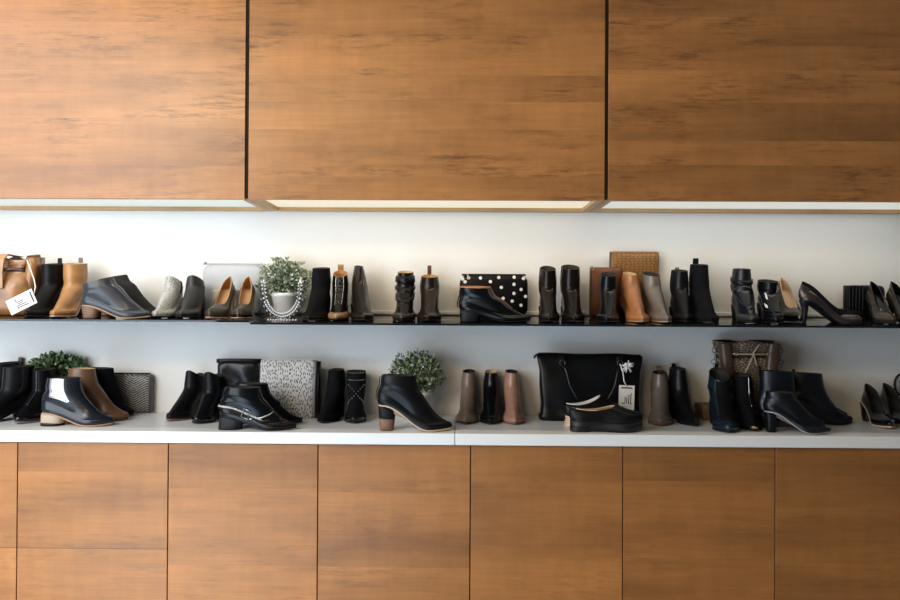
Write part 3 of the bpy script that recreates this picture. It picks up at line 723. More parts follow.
cs('black low boot with glossy toe, left of the black fold-over bag', (196, 2.43, 211), 0, 0, blk, W=.080, L=.185, hh=.035, Hb=.16, Hf=.175, tx1=.092, tw=.029, toe=.2, topdip=.014, heel=LOW, ex=[panel(PI*.6, PI*1.4, .02, .24, patent, 'toe_cap_or_glint')])
chain = []
cs('black pointed boot with silver chain harness and ring, toe right', 258, 2.355, -2, blk_s, L=.262, hh=.045, Hb=.142, Hf=.140, tx0=.02, tx1=.135, tw=.036, toe=.75, tl=.42, toeh=.019, ax=.165, az=.085, aw=.037, heel=('block', .082, .062, .074, .058, -.004), name=B,
   ex=[strap(.42,.42,.035,leather((.35,.34,.32),.3), u0=-1.9, u1=1.9, off=.003, name='harness_strap'), strap(.30,.34,.03,blk_s,u0=-1.9,u1=1.9,off=.003,name='lower_strap'),
       line([(.43,-1.8),(.53,-2.2),(.62,-2.8)], .0026, M_silver, 'harness_chain', .003), dots([(.43,-1.15),(.43,-1.75),(.25,-1.5)], .0045, M_silver),
       strap(.42,.42,.02,blk,u0=-1.7,u1=-1.2,off=.0025,buckle=-1.45,bs=.015,name='ring_strap'), panel(PI-.5, PI+.5, .16, .48, bronze_d, 'vamp_sheen')])  # bronze vamp patch is a painted warm highlight on black leather
cs('black pointed boot mostly hidden behind the chain-harness boot', 266, 2.470, -2, blk_s, L=.262, hh=.045, Hb=.142, Hf=.140, tx0=.02, tx1=.135, tw=.034, toe=.75, tl=.42, toeh=.019, ax=.165, az=.085, heel=LOW, ex=[strap(.62,.70,.04,blk,off=.004)])
cs('black suede boot with thin loop at the back, right of the dotted bag', (322, 2.465, 335), 0, 0, su_blk, L=.215, W=.080, hh=.045, Hb=.178, Hf=.176, tx1=.09, tw=.028, toe=.25, heel=BLOCK, ex=[line([(.97,.1),(.6,.02)], .0013, M_darklin, 'back_loop', .012)])
xs_ = []
for k in range(9):
    q = k/8
    xs_ += [(.58+.24*q, PI-.9+1.8*q), (.82-.24*q, PI-.9+1.8*q)]
for k in range(9): xs_ += [(.97, PI-.9+1.8*k/8), (.90, PI-.9+1.8*k/8)]
for k in range(4): xs_ += [(.50+.02*k, PI-1.15+.06*k), (.50+.02*k, PI+1.15-.06*k)]
cs('black suede boot with crossed lines of silver studs', (354, 2.465, 355.5), 0, 0, su_blk, L=.21, W=.080, hh=.045, Hb=.173, Hf=.173, tx1=.09, tw=.035, toe=.2, aw=.035, heel=BLOCK, ex=[dots(xs_, .0019, M_silver), panel(PI*.7, PI*1.3, .02, .2, patent, 'toe_cap_or_glint')])
cs('large black high-heeled boot in profile with tan welt and brown heel tip', 415, 2.36, -1, blk, L=.252, hh=.085, Hb=.185, Hf=.183, tx0=.012, tx1=.128, tw=.034, toe=.3, ax=.155, az=.115, aw=.037, th=.006, heel=('block', .060, .056, .046, .048, .006), heelm=blk_m, tipm=(st_brown, 'thick'), sole=plain((.55,.38,.27),.55), mid=.5,
   ex=[line([(.95,0.),(.5,0.),(.2,0.)], .0016, blk, 'back_loop', .004)])
k_ = dict(L=.225, hh=.05, Hb=.177, Hf=.169, tx1=.085, tx0=.006, tw=.0235, toe=.45, aw=.032, heel=BLOCK, W=.082)
cs('taupe boot, left one of the three narrow boots in a row', (465, 2.462, 468), 0, 0, taupe, lin=M_darklin, sole=st_dark, **k_)
cs('black narrow boot between the taupe and the rose boots', (490, 2.462, 490.5), 0, 0, blk_s, lin=beige_lin, **k_)
cs('rose-beige boot, right one of the three narrow boots in a row', (515, 2.462, 511), 0, 0, rose, lin=M_darklin, sole=st_brown, **k_)
m_plat = plain((.004,.004,.0045), .5, nm='rubber')
cs('black loafer with chunky sole in front of the black tote', 606, 2.372, 0, blk_m, name='loafer', cat='shoe', L=.246, W=.092, hh=.036, th=.030, pump=True, cb=.042, toe=.05, tl=.25, vx=.62, vz=.022, toeh=.034, dip=.012, heel=('block', .07, .07, .068, .068, 0), lin=M_tanlin, sole=m_plat,
   ex=[panel(PI-1.0, PI+1.0, .62, .80, blk_s, 'saddle_strap', .002), line([(.99,-PI*.2),(.99,-PI*.55)], .0015, beige_lin, 'topline_piping', .0005)])
cs('black loafer behind the chunky one, pale heel and pale topline', 600, 2.465, 0, blk_m, name='loafer', cat='shoe', L=.246, W=.088, hh=.036, th=.020, pump=True, cb=.042, toe=.05, tl=.25, vx=.50, vz=.046, toeh=.036, dip=.016, heel=('block', .07, .066, .068, .064, -.006), lin=white_lin, sole=wood_light, heelm=wood_light,
   ex=[rim(white_lin, .002)])
cs('taupe boot right of the black tote', (660, 2.462, 659), 0, 0, taupe2, L=.225, hh=.05, Hb=.178, Hf=.169, tx1=.085, tw=.026, toe=.25, aw=.033, heel=BLOCK, W=.088, sole=st_brown, ex=[tab(taupe, .016, .02)])
cs('black pointed boot with pull tab right of the taupe one', (696, 2.452, 678), 0, 0, blk, L=.235, hh=.05, Hb=.192, Hf=.186, tx1=.088, tw=.027, toe=.85, tl=.45, toeh=.018, aw=.034, heel=MIDH, ex=[tab(None, .012, .014), gore()])
cs('navy boot with open front and glossy toe before the snakeskin bag', (730, 2.335, 719), 0, 0, teal, L=.235, hh=.055, Hb=.20, Hf=.16, tx1=.095, tw=.034, toe=.15, aw=.037, heel=BLOCK, W=.092, name=B,
   ex=[panel(PI-.72, PI+.72, .40, .99, plain((.004,.004,.004),.8,spec=.12), 'open_front', .0016), panel(PI*.58, PI*1.42, .02, .34, teal, 'toe_cap_or_glint'), strap(.80,.80,.03,blk,u0=-2.2,u1=.6,off=.003,buckle=-.6), tab(blk, .014, .012), line([(.5,PI+.7),(.98,PI+.62)], .0018, grey_l, 'front_zip')])
cs('black suede boot with gold toe plate right of the navy open boot', (755, 2.37, 742), 0, 0, su_blk, L=.205, W=.08, hh=.05, Hb=.182, Hf=.172, tx1=.085, tw=.030, toe=.4, heel=BLOCK, ex=[panel(PI-.55, PI+.5, .03, .13, M_gold, 'toe_plate'), line([(.62,PI-.3),(.98,PI-.35)], .0016, M_silver, 'front_zip')])
cs('black glossy boot with two tabs behind the low pointed bootie', 791, 2.465, -6, navy, L=.225, hh=.05, Hb=.198, Hf=.194, tx0=.008, tx1=.122, tw=.034, ax=.135, toe=.3, aw=.036, heel=BLOCK, ex=[tab(blk, .016, .014), tab(blk, .010, .012, True)])
cs('black pointed low bootie in profile, nearest the counter edge at right', 797, 2.362, -14, leather((.004,.005,.007), .3, .0, sp=.35), L=.208, hh=.070, Hb=.136, Hf=.134, tx0=.006, tx1=.092, tw=.032, toe=.85, tl=.45, toeh=.017, ax=.115, az=.098, heel=('block', .040, .046, .030, .036, .006), sole=plain((.30,.30,.31),.35), heelm=blk, name='bootie',
   ex=[line([(.99,PI-.55),(.72,PI-.6),(.42,PI-.5)], .0035, grey_l, 'front_seam')])
cs('tall black boot, toe right, left of the bare counter stretch', 819, 2.553, -3, navy, L=.235, hh=.045, Hb=.182, Hf=.180, tx0=.015, tx1=.128, tw=.038, toe=.1, ax=.15, az=.10, heel=BLOCK)
cs('black boot hidden behind the tall black one, only the toe shows', 816, 2.648, -2, su_blk, L=.23, W=.078, hh=.04, Hb=.165, Hf=.16, tx0=.015, tx1=.120, tw=.034, toe=.1, heel=LOW)
cs('black patent pump with tan sole edge, left one at the right end', (891, 2.43, 866, 1), 0, 0, patent, name=P_, cat='pump', L=.225, hh=.07, pump=True, cb=.066, taper=.15, toe=.4, vx=.68, W=.080, dip=.012, heel=MIDH, heelm=patent, lin=M_darklin, sole=plain((.50,.36,.26),.5), th=.007)
cs('black patent pump cut by the right edge on the counter', (913, 2.455, 884, 1), 0, 0, patent, name=P_, cat='pump', L=.225, hh=.07, pump=True, cb=.066, taper=.15, toe=.4, vx=.68, W=.080, dip=.012, heel=MIDH, heelm=patent, lin=M_darklin, sole=plain((.50,.36,.26),.5), th=.007)
# ------------------------------------------------------------------ bags, plants and small things
def put_at(t, px, Y, surf, yy=None, yaw=0, lean=0):
    x = at(px, yy or (318 if surf is not CN else 420), Y).x
    t.location = (x, Y, surf.z(Y)+.0005)
    e = Matrix.Rotation(math.atan(surf.slope)+R(lean), 3, 'X') @ Matrix.Rotation(R(yaw), 3, 'Z')
    t.rotation_euler = e.to_euler()
    return t
def pillow(w, h, d, nx=22, nz=16, pw=4., crumple=.0, seed=0, e=7., taper=0., sag=0.):
    """a soft flat bag standing on its long edge; origin at the middle of its bottom"""
    mb = MB(); vs = []; fs = []
    def pt(i, k, side):
        a = -1+2*i/nx; b = -1+2*k/nz
        bul = max(0, (1-abs(a)**pw))**.5*max(0, (1-abs(b)**pw))**.5
        q = 1-taper*(b+1)/2
        # rounded corners
        rr = (abs(a)**e+abs(b)**e)**(1/e); m = max(abs(a), abs(b)); f = m/rr if rr > 0 else 1
        x = a*f*w/2*q; z = h/2+b*f*h/2
        n = mnoise.noise(Vector((x*18+seed, side*3.1, z*18)))*crumple
        z -= sag*(1-a*a)*(b+1)/2
        return Vector((x, side*(d*.06+d*.44*bul)+n*bul*side, z))
    for side in (-1, 1):
        for k in range(nz+1):
            for i in range(nx+1): vs.append(pt(i, k, side))
    m = (nx+1)*(nz+1); id_ = lambda s, i, k: s*m+k*(nx+1)+i
    for s in (0, 1):
        for k in range(nz):
            for i in range(nx): fs.append((id_(s,i,k), id_(s,i+1,k), id_(s,i+1,k+1), id_(s,i,k+1)))
    for i in range(nx):
        for k in (0, nz): fs.append((id_(0,i,k), id_(0,i+1,k), id_(1,i+1,k), id_(1,i,k)))
    for k in range(nz):
        for i in (0, nx): fs.append((id_(0,i,k), id_(0,i,k+1), id_(1,i,k+1), id_(1,i,k)))
    return mb.add(vs, fs)

# polka-dot clutch
t = thing('clutch_bag', 'black clutch with white polka dots behind the black profile boot', 'bag', 'bags on the glass shelf')
w, h, d = .258, .158, .03
pillow(w, h, d).build('body', blk_m, t, True)
MB().box((-w/2+.008, -.004, h-.004), (w/2-.008, .004, h+.003), bev=.001).build('zipper', M_rub, t)
MB().tube([(-w/2+.03, -.006, h+.002), (-w/2+.031, -.012, h-.008), (-w/2+.03, -.014, h-.018)], .003, 6).build('zip_pull', M_gold, t, True)
for px, py in ((462,279.5),(464.5,282.5),(468,278.5),(480,278.5),(490,282.2),(498.5,278),(501,288),(514,277.6),(513.8,284.8),(513.8,294),(512,301.8),(523.5,278.8),(525.5,297),(471,290),(482,291),(503,299),(521,290),(521,306)):
    x = (px-493.5)/34.5*w/2; z = (317.5-py)/42.5*h
    a = x/(w/2); b = (z-h/2)/(h/2)
    if abs(b) > .93: b = .93*math.copysign(1, b); z = h/2+b*h/2
    bul = max(0, (1-abs(a)**4))**.5*max(0, (1-abs(b)**4))**.5; y = -(d*.06+d*.44*bul)
    mb = MB().loft([[(x+.0068*math.cos(j*PI/7), y+.001, z+.0068*math.sin(j*PI/7)) for j in range(14)], [(x+.0058*math.cos(j*PI/7), y-.0016, z+.0058*math.sin(j*PI/7)) for j in range(14)]])
    mb.build('polka_dot', plain((.78,.77,.74), .6, nm='white_print'), t)
put_at(t, 493.5, 2.655, GR, lean=-4)

# grey clutch
t = thing('clutch_bag', 'pale grey flat pouch leaning on the wall behind the two olive pumps', 'bag', 'bags on the glass shelf')
pillow(.235, .19, .024).build('body', plain((.44,.45,.46), .5, nm='grey_canvas'), t, True)
MB().box((-.112, -.004, .187), (.112, .004, .193), bev=.001).build('zipper', plain((.35,.36,.37), .5), t)
mb = MB(); mb.ball((-.112, -.003, .193), .006, 6); mb.ball((-.104, -.004, .197), .005, 6); mb.build('zip_pull', M_silver, t, True)
put_at(t, 233, 2.672, GL, lean=-4)
t = thing('rolled_scarf', 'rolled beige striped cloth behind the olive pumps, before the grey pouch', 'cloth')
mb = MB()
for k in range(3):
    z = .085; mb.loft([rrect(.036-.004*abs(q), .018, z_, 20, 2.6, cx=-.04+k*.042) for q, z_ in ((1,0),(0,.01),(0,z),(1,z+.008))])
mb.build('roll', plain((.52,.46,.38), .8, nm='beige_cloth'), t, True)
put_at(t, 228, 2.646, GL)

# brown pouch and crocodile clutch
t = thing('pouch', 'red-brown leather pouch with a silver ring, half behind the black boot', 'bag', 'bags on the glass shelf')
pillow(.118, .188, .018, e=22.).build('body', leather((.15,.050,.020), .4, .15), t, True)
MB().tube([(-.053+.008*math.cos(j*PI/8), -.004, .184+.008*math.sin(j*PI/8)) for j in range(16)], .0022, 6, True).build('ring', M_silver, t, True)
MB().box((-.0595, -.009, .01), (-.0545, .009, .18), bev=.001).build('edge_binding', leather((.12,.045,.02)), t)
put_at(t, 605, 2.650, GR, lean=-2)
t = thing('clutch_bag', 'large tan crocodile-print clutch standing highest against the wall', 'bag', 'bags on the glass shelf')
croc = scales((.085,.035,.010), (.30,.145,.045), 90., .34, (.7,1,1.15), (.03,.16), .55, flat=True, edge=True)
pillow(.186, .248, .022, crumple=.003, seed=3, e=22.).build('body', croc, t, True)
MB().box((-.0955, -.006, .01), (-.0905, .006, .248), bev=.001).build('edge_binding', leather((.14,.07,.03)), t)
put_at(t, 633.5, 2.682, GR, lean=-1)

# ribbed wallet
t = thing('wallet', 'small black ribbed wallet behind the dark pointed pumps at the right', 'wallet', 'bags on the glass shelf')
pillow(.150, .125, .04).build('body', blk_m, t, True)
for k in range(5):
    MB().loft([rrect(.009, .046, z, 12, 3., cx=-.066+k*.0125) for z in (.006,.012,.118,.124)]).build('ribbed_band', blk, t, True)
put_at(t, 864, 2.665, GR, lean=-3)

# tan drawstring bag at the far left
t = thing('handbag', 'tan leather drawstring bag with straps at the far left of the shelf', 'handbag', 'bags on the glass shelf')
tb = leather((.26,.115,.036), .34, .2, .4)
rs = []
for z, wx, wy in ((0,.24,.13),(.004,.262,.145),(.03,.280,.155),(.09,.276,.15),(.125,.262,.135),(.15,.225,.112),(.166,.195,.09),(.182,.215,.10),(.203,.24,.105),(.212,.236,.10)):
    r_ = rrect(wx, wy, z, 56, 3.2)
    for p in r_:
        an = math.atan2(p.y, p.x); f = smooth((z-.10)/.08)
        k = 1 + f*.12*math.sin(an*9+1.5*math.sin(an*4)) + mnoise.noise(Vector((p.x*16, p.y*16, z*18)))*.11
        p.x *= k; p.y *= k
        if z > .18: p.z += .010*math.sin(an*5+1)*(z-.18)/.03
    rs.append(r_)
MB().loft(rs, True, False).build('body', tb, t, True)
MB().loft([[Vector((p.x*.95, p.y*.93, p.z)) for p in rs[k]] for k in (-1,-3,-5,-7)], False, True).build('lining', M_darklin, t, True)
mb = MB(); mb.tube([(.115*math.cos(a), -.0+.064*math.sin(a), .165+.004*math.sin(a*5)) for a in [j*PI/24 for j in range(48)]], .0045, 6, True)
mb.build('drawstring', leather((.13,.055,.022), .45, .1), t, True)
for x0, x1, y_, z0 in ((.035,.055,-.075,.10),(-.045,-.035,-.075,.1)):
    mb = MB(); vs = []; fs = []
    P = [(x0, y_-.005, z0), (x0+.002, y_-.006, .16), (x0+.004, y_+.002, .205), ((x0+x1)/2, y_+.02, .224), (x1+.02, y_+.06, .214)]
    for p in P:
        for q in (-.014, .014): vs += [(p[0]+q, p[1], p[2]), (p[0]+q, p[1]+.003, p[2]-.002)]
    for i in range(len(P)-1):
        b = i*4
        for f in ((0,2,6,4),(1,5,7,3),(0,4,5,1),(2,3,7,6)): fs.append(tuple(b+k for k in f))
    fs += [(0,1,3,2), (16,18,19,17)]
    mb.add(vs, fs).build('strap', leather((.36,.18,.07), .36, .2), t)
mb = MB()
for k in range(2):
    mb.loft([rrect(.045-.006*abs(q-1.5), .05, z, 20, 2.4, cx=.115+.012*(z-.08)/.1+k*.0, cy=-.02+.03*k) for q, z in ((0,.07),(1,.10),(2,.17),(3,.212))])
mb.build('side_flap', tb, t, True)
mb = MB(); mb.tube([(.02+.012*math.cos(j*PI/8), -.079, .172+.012*math.sin(j*PI/8)) for j in range(16)], .0022, 6, True)
mb.build('ring', M_gold, t, True)
put_at(t, 4, 2.600, GL)

# swing tags
m_card = plain((.74,.71,.66), .7, nm='paper_card'); m_ink = plain((.03,.03,.03), .7, nm='ink')
def swing_tag(label, px, py, Y, rot, string, w=.056, h=.098, lean=-8):
    t = thing('swing_tag', label, 'price tag', 'swing tags')
    MB().box((-w/2, -.0008, -h/2), (w/2, .0008, h/2)).build('card', m_card, t)
    mb = MB()
    mb.box((-w*.36, -.0013, h*.38), (w*.36, -.0007, h*.43))
    mb.build('slot', m_ink, t)
    mb = MB(); z0 = -h*.17; T = .0011                       # tall thin hand-lettered word
    def st(x0, zz0, x1, zz1, r=.0014):
        x0, x1 = x0*1.2, x1*1.2; zz0, zz1 = z0+(zz0-z0)*1.2, z0+(zz1-z0)*1.2
        d = Vector((x1-x0, 0, zz1-zz0)); n = Vector((-d.z, 0, d.x)).normalized()*r
        a, b = Vector((x0, -.0013, zz0)), Vector((x1, -.0013, zz1))
        mb.add([a+n, a-n, b-n, b+n, a+n+Vector((0,.0006,0)), a-n+Vector((0,.0006,0)), b-n+Vector((0,.0006,0)), b+n+Vector((0,.0006,0))], [(0,1,2,3),(4,5,6,7),(0,1,5,4),(1,2,6,5),(2,3,7,6),(3,0,4,7)])
    st(-.013, z0, -.005, z0); st(-.013, z0, -.013, z0+.004); st(-.005, z0, -.004, z0+.021)       # J
    st(.0005, z0+.001, .001, z0+.020); st(.0005, z0+.024, .0006, z0+.026)                         # i
    st(.0055, z0, .0075, z0+.027); st(.0055, z0, .009, z0)                                        # l
    st(.0115, z0, .0135, z0+.032); st(.0105, z0, .016, z0)                                        # l
    st(-.012, z0-.009, .014, z0-.009, .0004)
    mb.build('lettering', m_ink, t)
    p = at(px, py, Y); t.location = p
    t.rotation_euler = (Matrix.Rotation(R(lean), 3, 'X') @ Matrix.Rotation(R(rot), 3, 'Y')).to_euler()
    inv = (Matrix.Translation(p) @ t.rotation_euler.to_matrix().to_4x4()).inverted()
    pts = [inv @ at(*q) for q in string]
    MB().tube([Vector((0, 0, h*.455))] + pts, .0022, 6).build('string', plain((.75,.72,.66), .8, nm='cotton_string'), t, True)
    return t, inv
swing_tag('white swing tag on a white string in front of the tan bag', 21.5, 302, 2.440, 62, [(35.5,287,2.47),(34,279,2.48),(30,268,2.487),(27,260,2.515)])
t, inv = swing_tag('white swing tag hanging on the front of the black tote', 626.5, 399, 2.532, 2, [(624,381,2.533),(623,372,2.535),(620,364,2.545)], w=.056, h=.098, lean=-3)
mb = MB()
c0 = inv @ at(628, 366.5, 2.530)
for k in range(26):
    a = rnd.random()*2*PI; b = rnd.uniform(.2, 1.0); d_ = Vector((math.cos(a)*b, rnd.uniform(-.5,.35), math.sin(a)*b)).normalized()
    mb.tube([c0, c0+d_*.012, c0+d_*rnd.uniform(.018,.026)+Vector((0,0,-.003))], lambda f: .0034*(1-.6*f), 5)
mb.build('tassel', plain((.74,.74,.72), .8, nm='white_thread'), t, True)

# zigzag clutch
t = thing('clutch_bag', 'grey zigzag snakeskin clutch behind the brown boot', 'bag', 'bags on the counter')
pillow(.235, .152, .032).build('body', chevron(), t, True)
MB().box((-.108, -.004, .149), (.108, .004, .1545), bev=.001).build('zipper', M_rub, t)
MB().loft([rrect(.010, .034, z, 12, 3., cx=.112) for z in (.008,.014,.136,.142)]).build('edge_binding', leather((.05,.05,.052), .5), t, True)
put_at(t, 122, 2.680, CN, lean=0)
# black fold-over bag
t = thing('handbag', 'black fold-over leather bag standing behind the chain-harness boot', 'handbag', 'bags on the counter')
pillow(.150, .204, .05, crumple=.006, seed=5).build('body', leather((.006,.0065,.009), .32, .0, sp=.25), t, True)
pillow(.154, .105, .035, crumple=.007, seed=8).build('flap', leather((.007,.0075,.010), .30, .0, sp=.3), t, True, loc=(.002, -.024, .103))
MB().ball((.0, -.046, .097), .012, 8).build('clasp', M_rub, t, True)
MB().loft([rrect(.17, .05, z, 24, 2.5, cx=-.002) for z in (.197,.203,.209,.212)]).build('folded_top', leather((.007,.0075,.010), .30, .0, sp=.3), t, True)
put_at(t, 239, 2.657, CN)
# dotted bag
t = thing('handbag', 'white bag with small black dashes, left of the black suede boots', 'handbag', 'bags on the counter')
w, h, d = .205, .212, .085
dash = scales((.025,.025,.028), (.50,.50,.50), 118., .55, (1.25,0,.55), (.24,.35), .8, flat=True)
rs = [rrect(w-.006, d-.01, 0, 44, 6.), rrect(w, d, .006, 44, 6.), rrect(w, d*.9, .08, 44, 6.), rrect(w, d*.7, .16, 44, 6.), rrect(w, d*.42, h-.004, 44, 5.), rrect(w-.004, d*.38, h, 44, 5.)]
MB().loft(rs).build('body', dash, t, True)
for sx in (.104,):
    MB().loft([rrect(.014, dd, z, 16, 3., cx=sx) for z, dd in ((.002,.08),(.03,.082),(.12,.07),(h-.002,.035))]).build('side_gusset', plain((.16,.16,.165), .6, nm='grey_trim'), t, True)
    MB().loft([rrect(.012, dd, z, 16, 3., cx=sx+.012) for z, dd in ((.002,.06),(.03,.064),(.12,.052),(h-.004,.026))]).build('side_gusset', blk_m, t, True)
MB().box((-.09, -.003, h-.002), (.098, .003, h+.003), bev=.001).build('zipper', plain((.5,.5,.5), .5), t)
put_at(t, 288, 2.615, CN)

# black tote
t = thing('tote_bag', 'large black leather tote with two handles between rose and taupe boots', 'handbag', 'bags on the counter')
tl = leather((.0045,.005,.006), .32, .0, sp=.2); W_, H_, D_ = .372, .250, .095
rs = []
for z, wx, wy in ((0,.355,.080),(.003,.372,.094),(.018,.376,.098),(.024,.366,.092),(.06,.362,.096),(.12,.362,.085),(.18,.372,.062),(.218,.388,.034),(.239,.392,.016)):
    r_ = rrect(wx, wy, z, 72, 5.)
    for p in r_:
        f = smooth(z/.03)*(1-smooth((z-.20)/.05))
        p.y += f*(.012*mnoise.noise(Vector((p.x*11, 0 if p.y < 0 else 9, z*13))) + .004*math.sin(p.x*50+z*40))
        p.x += f*.008*mnoise.noise(Vector((z*15, p.y*6, p.x*2)))
        p.z += (.006*mnoise.noise(Vector((p.x*9, 3.3, 0)))) * smooth((z-.1)/.12)
    rs.append(r_)
MB().loft(rs).build('body', tl, t, True)
MB().tube([(x, 0, .2415+.006*mnoise.noise(Vector((x*9, 3.3, 0)))) for x in [-.19+.38*k/24 for k in range(25)]], .003, 6).build('zipper', M_rub, t, True)
mb = MB(); mb.tube([(-.192,-.002,.241), (-.202,-.008,.235), (-.205,-.010,.227)], .004, 6); mb.build('zip_pull', blk, t, True)
ht = leather((.006,.0065,.007), .28, .0, sp=.3)
P = [(-.105, -.040, .205), (-.095, -.054, .19), (-.080, -.068, .13), (-.055, -.072, .085), (0, -.074, .066), (.055, -.072, .085), (.080, -.068, .13), (.095, -.054, .19), (.105, -.040, .205)]
K_ = []
for i in range(len(P)-1):
    for q in range(5):
        f = q/5; a, b = Vector(P[i]), Vector(P[i+1]); K_.append(a+(b-a)*f)
hb = MB().tube(K_+[Vector(P[-1])], .0058, 8).build('handle', ht, t, True)
for sx in (-1, 1):
    mb = MB(); mb.tube([(sx*.105+.010*math.cos(j*PI/8), -.040, .213+.010*math.sin(j*PI/8)) for j in range(16)], .002, 6, True); mb.build('ring', plain((.10,.10,.10), .35, 1., nm='dark_metal'), hb, True)
    MB().box((sx*.105-.010, -.035, .205), (sx*.105+.010, -.026, .236), bev=.002).build('handle_tab', ht, t)
MB().tube([(.105*q, .036-.0*abs(q), .205+.03*(1-q*q)-.0) for q in [-1+2*k/16 for k in range(17)]], .0055, 8).build('handle', ht, t, True)
put_at(t, 589, 2.603, CN, lean=0)

# snakeskin bucket bag
t = thing('bucket_bag', 'brown snakeskin drawstring bucket bag standing above the dark boots', 'handbag', 'bags on the counter')
sk = scales((.018,.013,.010), (.30,.22,.15), 80., .42, (1,1,1.4), (.06,.30), .9, flat=True, edge=True)
rs = []; rin = []
for z, wx, wy in ((0,.175,.09),(.006,.185,.10),(.10,.195,.11),(.20,.205,.105),(.245,.19,.09),(.262,.205,.095),(.288,.225,.105),(.292,.222,.10)):
    r_ = rrect(wx, wy*.92, z, 72, 2.6)
    for p in r_:
        an = math.atan2(p.y, p.x); f = smooth((z-.10)/.12)
        k = 1+f*.07*math.sin(an*9); p.x *= k; p.y *= k
        if z > .28: p.z += .004*math.sin(an*3)
    rs.append(r_)
MB().loft(rs, True, False).build('body', sk, t, True)
MB().loft([[Vector((p.x*.96, p.y*.95, p.z)) for p in rs[k]] for k in (-1,-3,-5,-7)], False, True).build('lining', M_darklin, t, True)
for sx in (-1, 1):
    MB().loft([rrect(.046, .05, z, 20, 2.6, cx=sx*(.079+.10*(z-.18)), cy=-.036) for z in (.16,.165,.22,.282,.286)]).build('side_pleat', leather((.075,.042,.025), .4, .1), t, True)
mb = MB(); mb.tube([(.104*math.cos(a), .058*math.sin(a)-.004, .247) for a in [j*PI/24 for j in range(48)]], .0034, 6, True)
mb.build('drawstring', plain((.42,.34,.25), .6, nm='cord'), t, True)
mb = MB()
mb.tube([(.004,-.070,.247),(-.012,-.075,.215),(-.030,-.072,.172)], .0030, 6); mb.tube([(.0,-.070,.247),(.020,-.075,.280),(.028,-.068,.288)], .0030, 6); mb.tube([(.004,-.070,.247),(.014,-.075,.205)], .0026, 6)
mb.ball((.004,-.071,.247), .006, 6)
mb.build('cord_bow', plain((.42,.34,.25), .6, nm='cord'), t, True)
for sx in (-1, 1):
    mb = MB()
    for k in range(6):
        c = (sx*(.118+.006*math.sin(k*1.9)), -.025, .272-k*.014)
        mb.tube([(c[0]+.0085*math.cos(j*PI/6), c[1]+.004*math.sin(j*PI/6+k), c[2]+.0085*math.sin(j*PI/6)) for j in range(12)], .0016, 5, True)
    mb.build('chain', plain((.30,.25,.20), .35, 1., nm='aged_metal'), t, True)
mb = MB()
for sx in (-1,1): mb.tube([(sx*.060+.006*math.cos(j*PI/6), -.066, .247+.006*math.sin(j*PI/6)) for j in range(12)], .0016, 5, True)
mb.build('eyelet', M_silver, t, True)
put_at(t, 744.5, 2.643, CN)

# small brown box, oval rimmed thing
t = thing('box', 'small brown box on the counter left of the navy open boot', 'box')
m_box = plain((.16,.095,.045), .7, nm='cardboard')
MB().box((-.03, -.045, 0), (.03, .045, .045), bev=.001).build('base', m_box, t)
MB().box((-.0315, -.0465, .036), (.0315, .0465, .055), bev=.001).build('lid', m_box, t)
put_at(t, 707, 2.645, CN)

# potted plants
def plant(label, px, Y, surf, pot, fol, n, leaf, cols, seed, potm):
    r = random.Random(seed)
    t = thing('potted_plant', label, 'plant', 'small potted plants')
    rt, rb, ph = pot
    MB().lathe([(rb*.3,0),(rb,.0),(rb+.001,.003),(rt-.003,ph*.82),(rt,ph*.84),(rt+.002,ph),(rt-.003,ph),(rt-.005,ph*.88),(.001,ph*.86)]).build('pot', potm, t, True)
    MB().lathe([(rt-.006, ph*.865), (rt*.6, ph*.90), (.001, ph*.91)], 20).build('soil', plain((.03,.022,.016), .9, nm='soil'), t, True)
    cx, cz, rx, ry, rz = fol
    st = MB(); lf = MB()
    m, nt, b = nodes('foliage')
    g = N(nt, 'ShaderNodeNewGeometry')
    c = ramp(nt, g.outputs['Random Per Island'], [(0., cols[0]), (.45, cols[1]), (.8, cols[2]), (1., cols[3])])
    nt.links.new(c, b.inputs['Base Color']); b.inputs['Roughness'].default_value = .5
    for i in range(n):
        while True:
            v = Vector((r.uniform(-1,1), r.uniform(-1,1), r.uniform(-1,1)))
            if .25 < v.length < 1 and r.random() < v.length**1.5: break
        bumpy = 1 + .34*mnoise.noise(v.normalized()*2.6+Vector((seed,0,0)))
        p = Vector((cx+v.x*rx*bumpy, v.y*ry*bumpy, cz+v.z*rz*bumpy))
        if p.z < ph*.93 and math.hypot(p.x, p.y) < rt+.004: p.z = ph*.95 + r.random()*.01
        d = (v.normalized()*.8 + Vector((r.gauss(0,.6), r.gauss(0,.6), r.gauss(.25,.6)))).normalized()
        s = d.cross(Vector((r.gauss(0,1), r.gauss(0,1), r.gauss(0,1)))).normalized(); nn = d.cross(s)
        L_ = leaf*r.uniform(.7,1.3); w_ = L_*.30
        lf.add([p, p+d*L_*.35+s*w_-nn*w_*.25, p+d*L_*.75+s*w_*.8-nn*w_*.2, p+d*L_, p+d*L_*.75-s*w_*.8-nn*w_*.2, p+d*L_*.35-s*w_-nn*w_*.25, p+d*L_*.5+nn*w_*.1],
               [(0,1,6),(1,2,6),(2,3,6),(3,4,6),(4,5,6),(5,0,6)])
        if i % 14 == 0:
            q = Vector((p.x*.15, p.y*.15, ph*.9)); mid_ = (p+q)/2+Vector((0,0,.012)); st.tube([q, mid_, p], .0009, 4)
    st.build('stem', plain((.09,.10,.04), .7, nm='stem'), t)
    lf_o = MB(); o = mesh('foliage', lf.v, lf.f, m, t, False)
    put_at(t, px, Y, surf)
    return t
white_pot = plain((.74,.71,.67), .45, nm='white_ceramic')
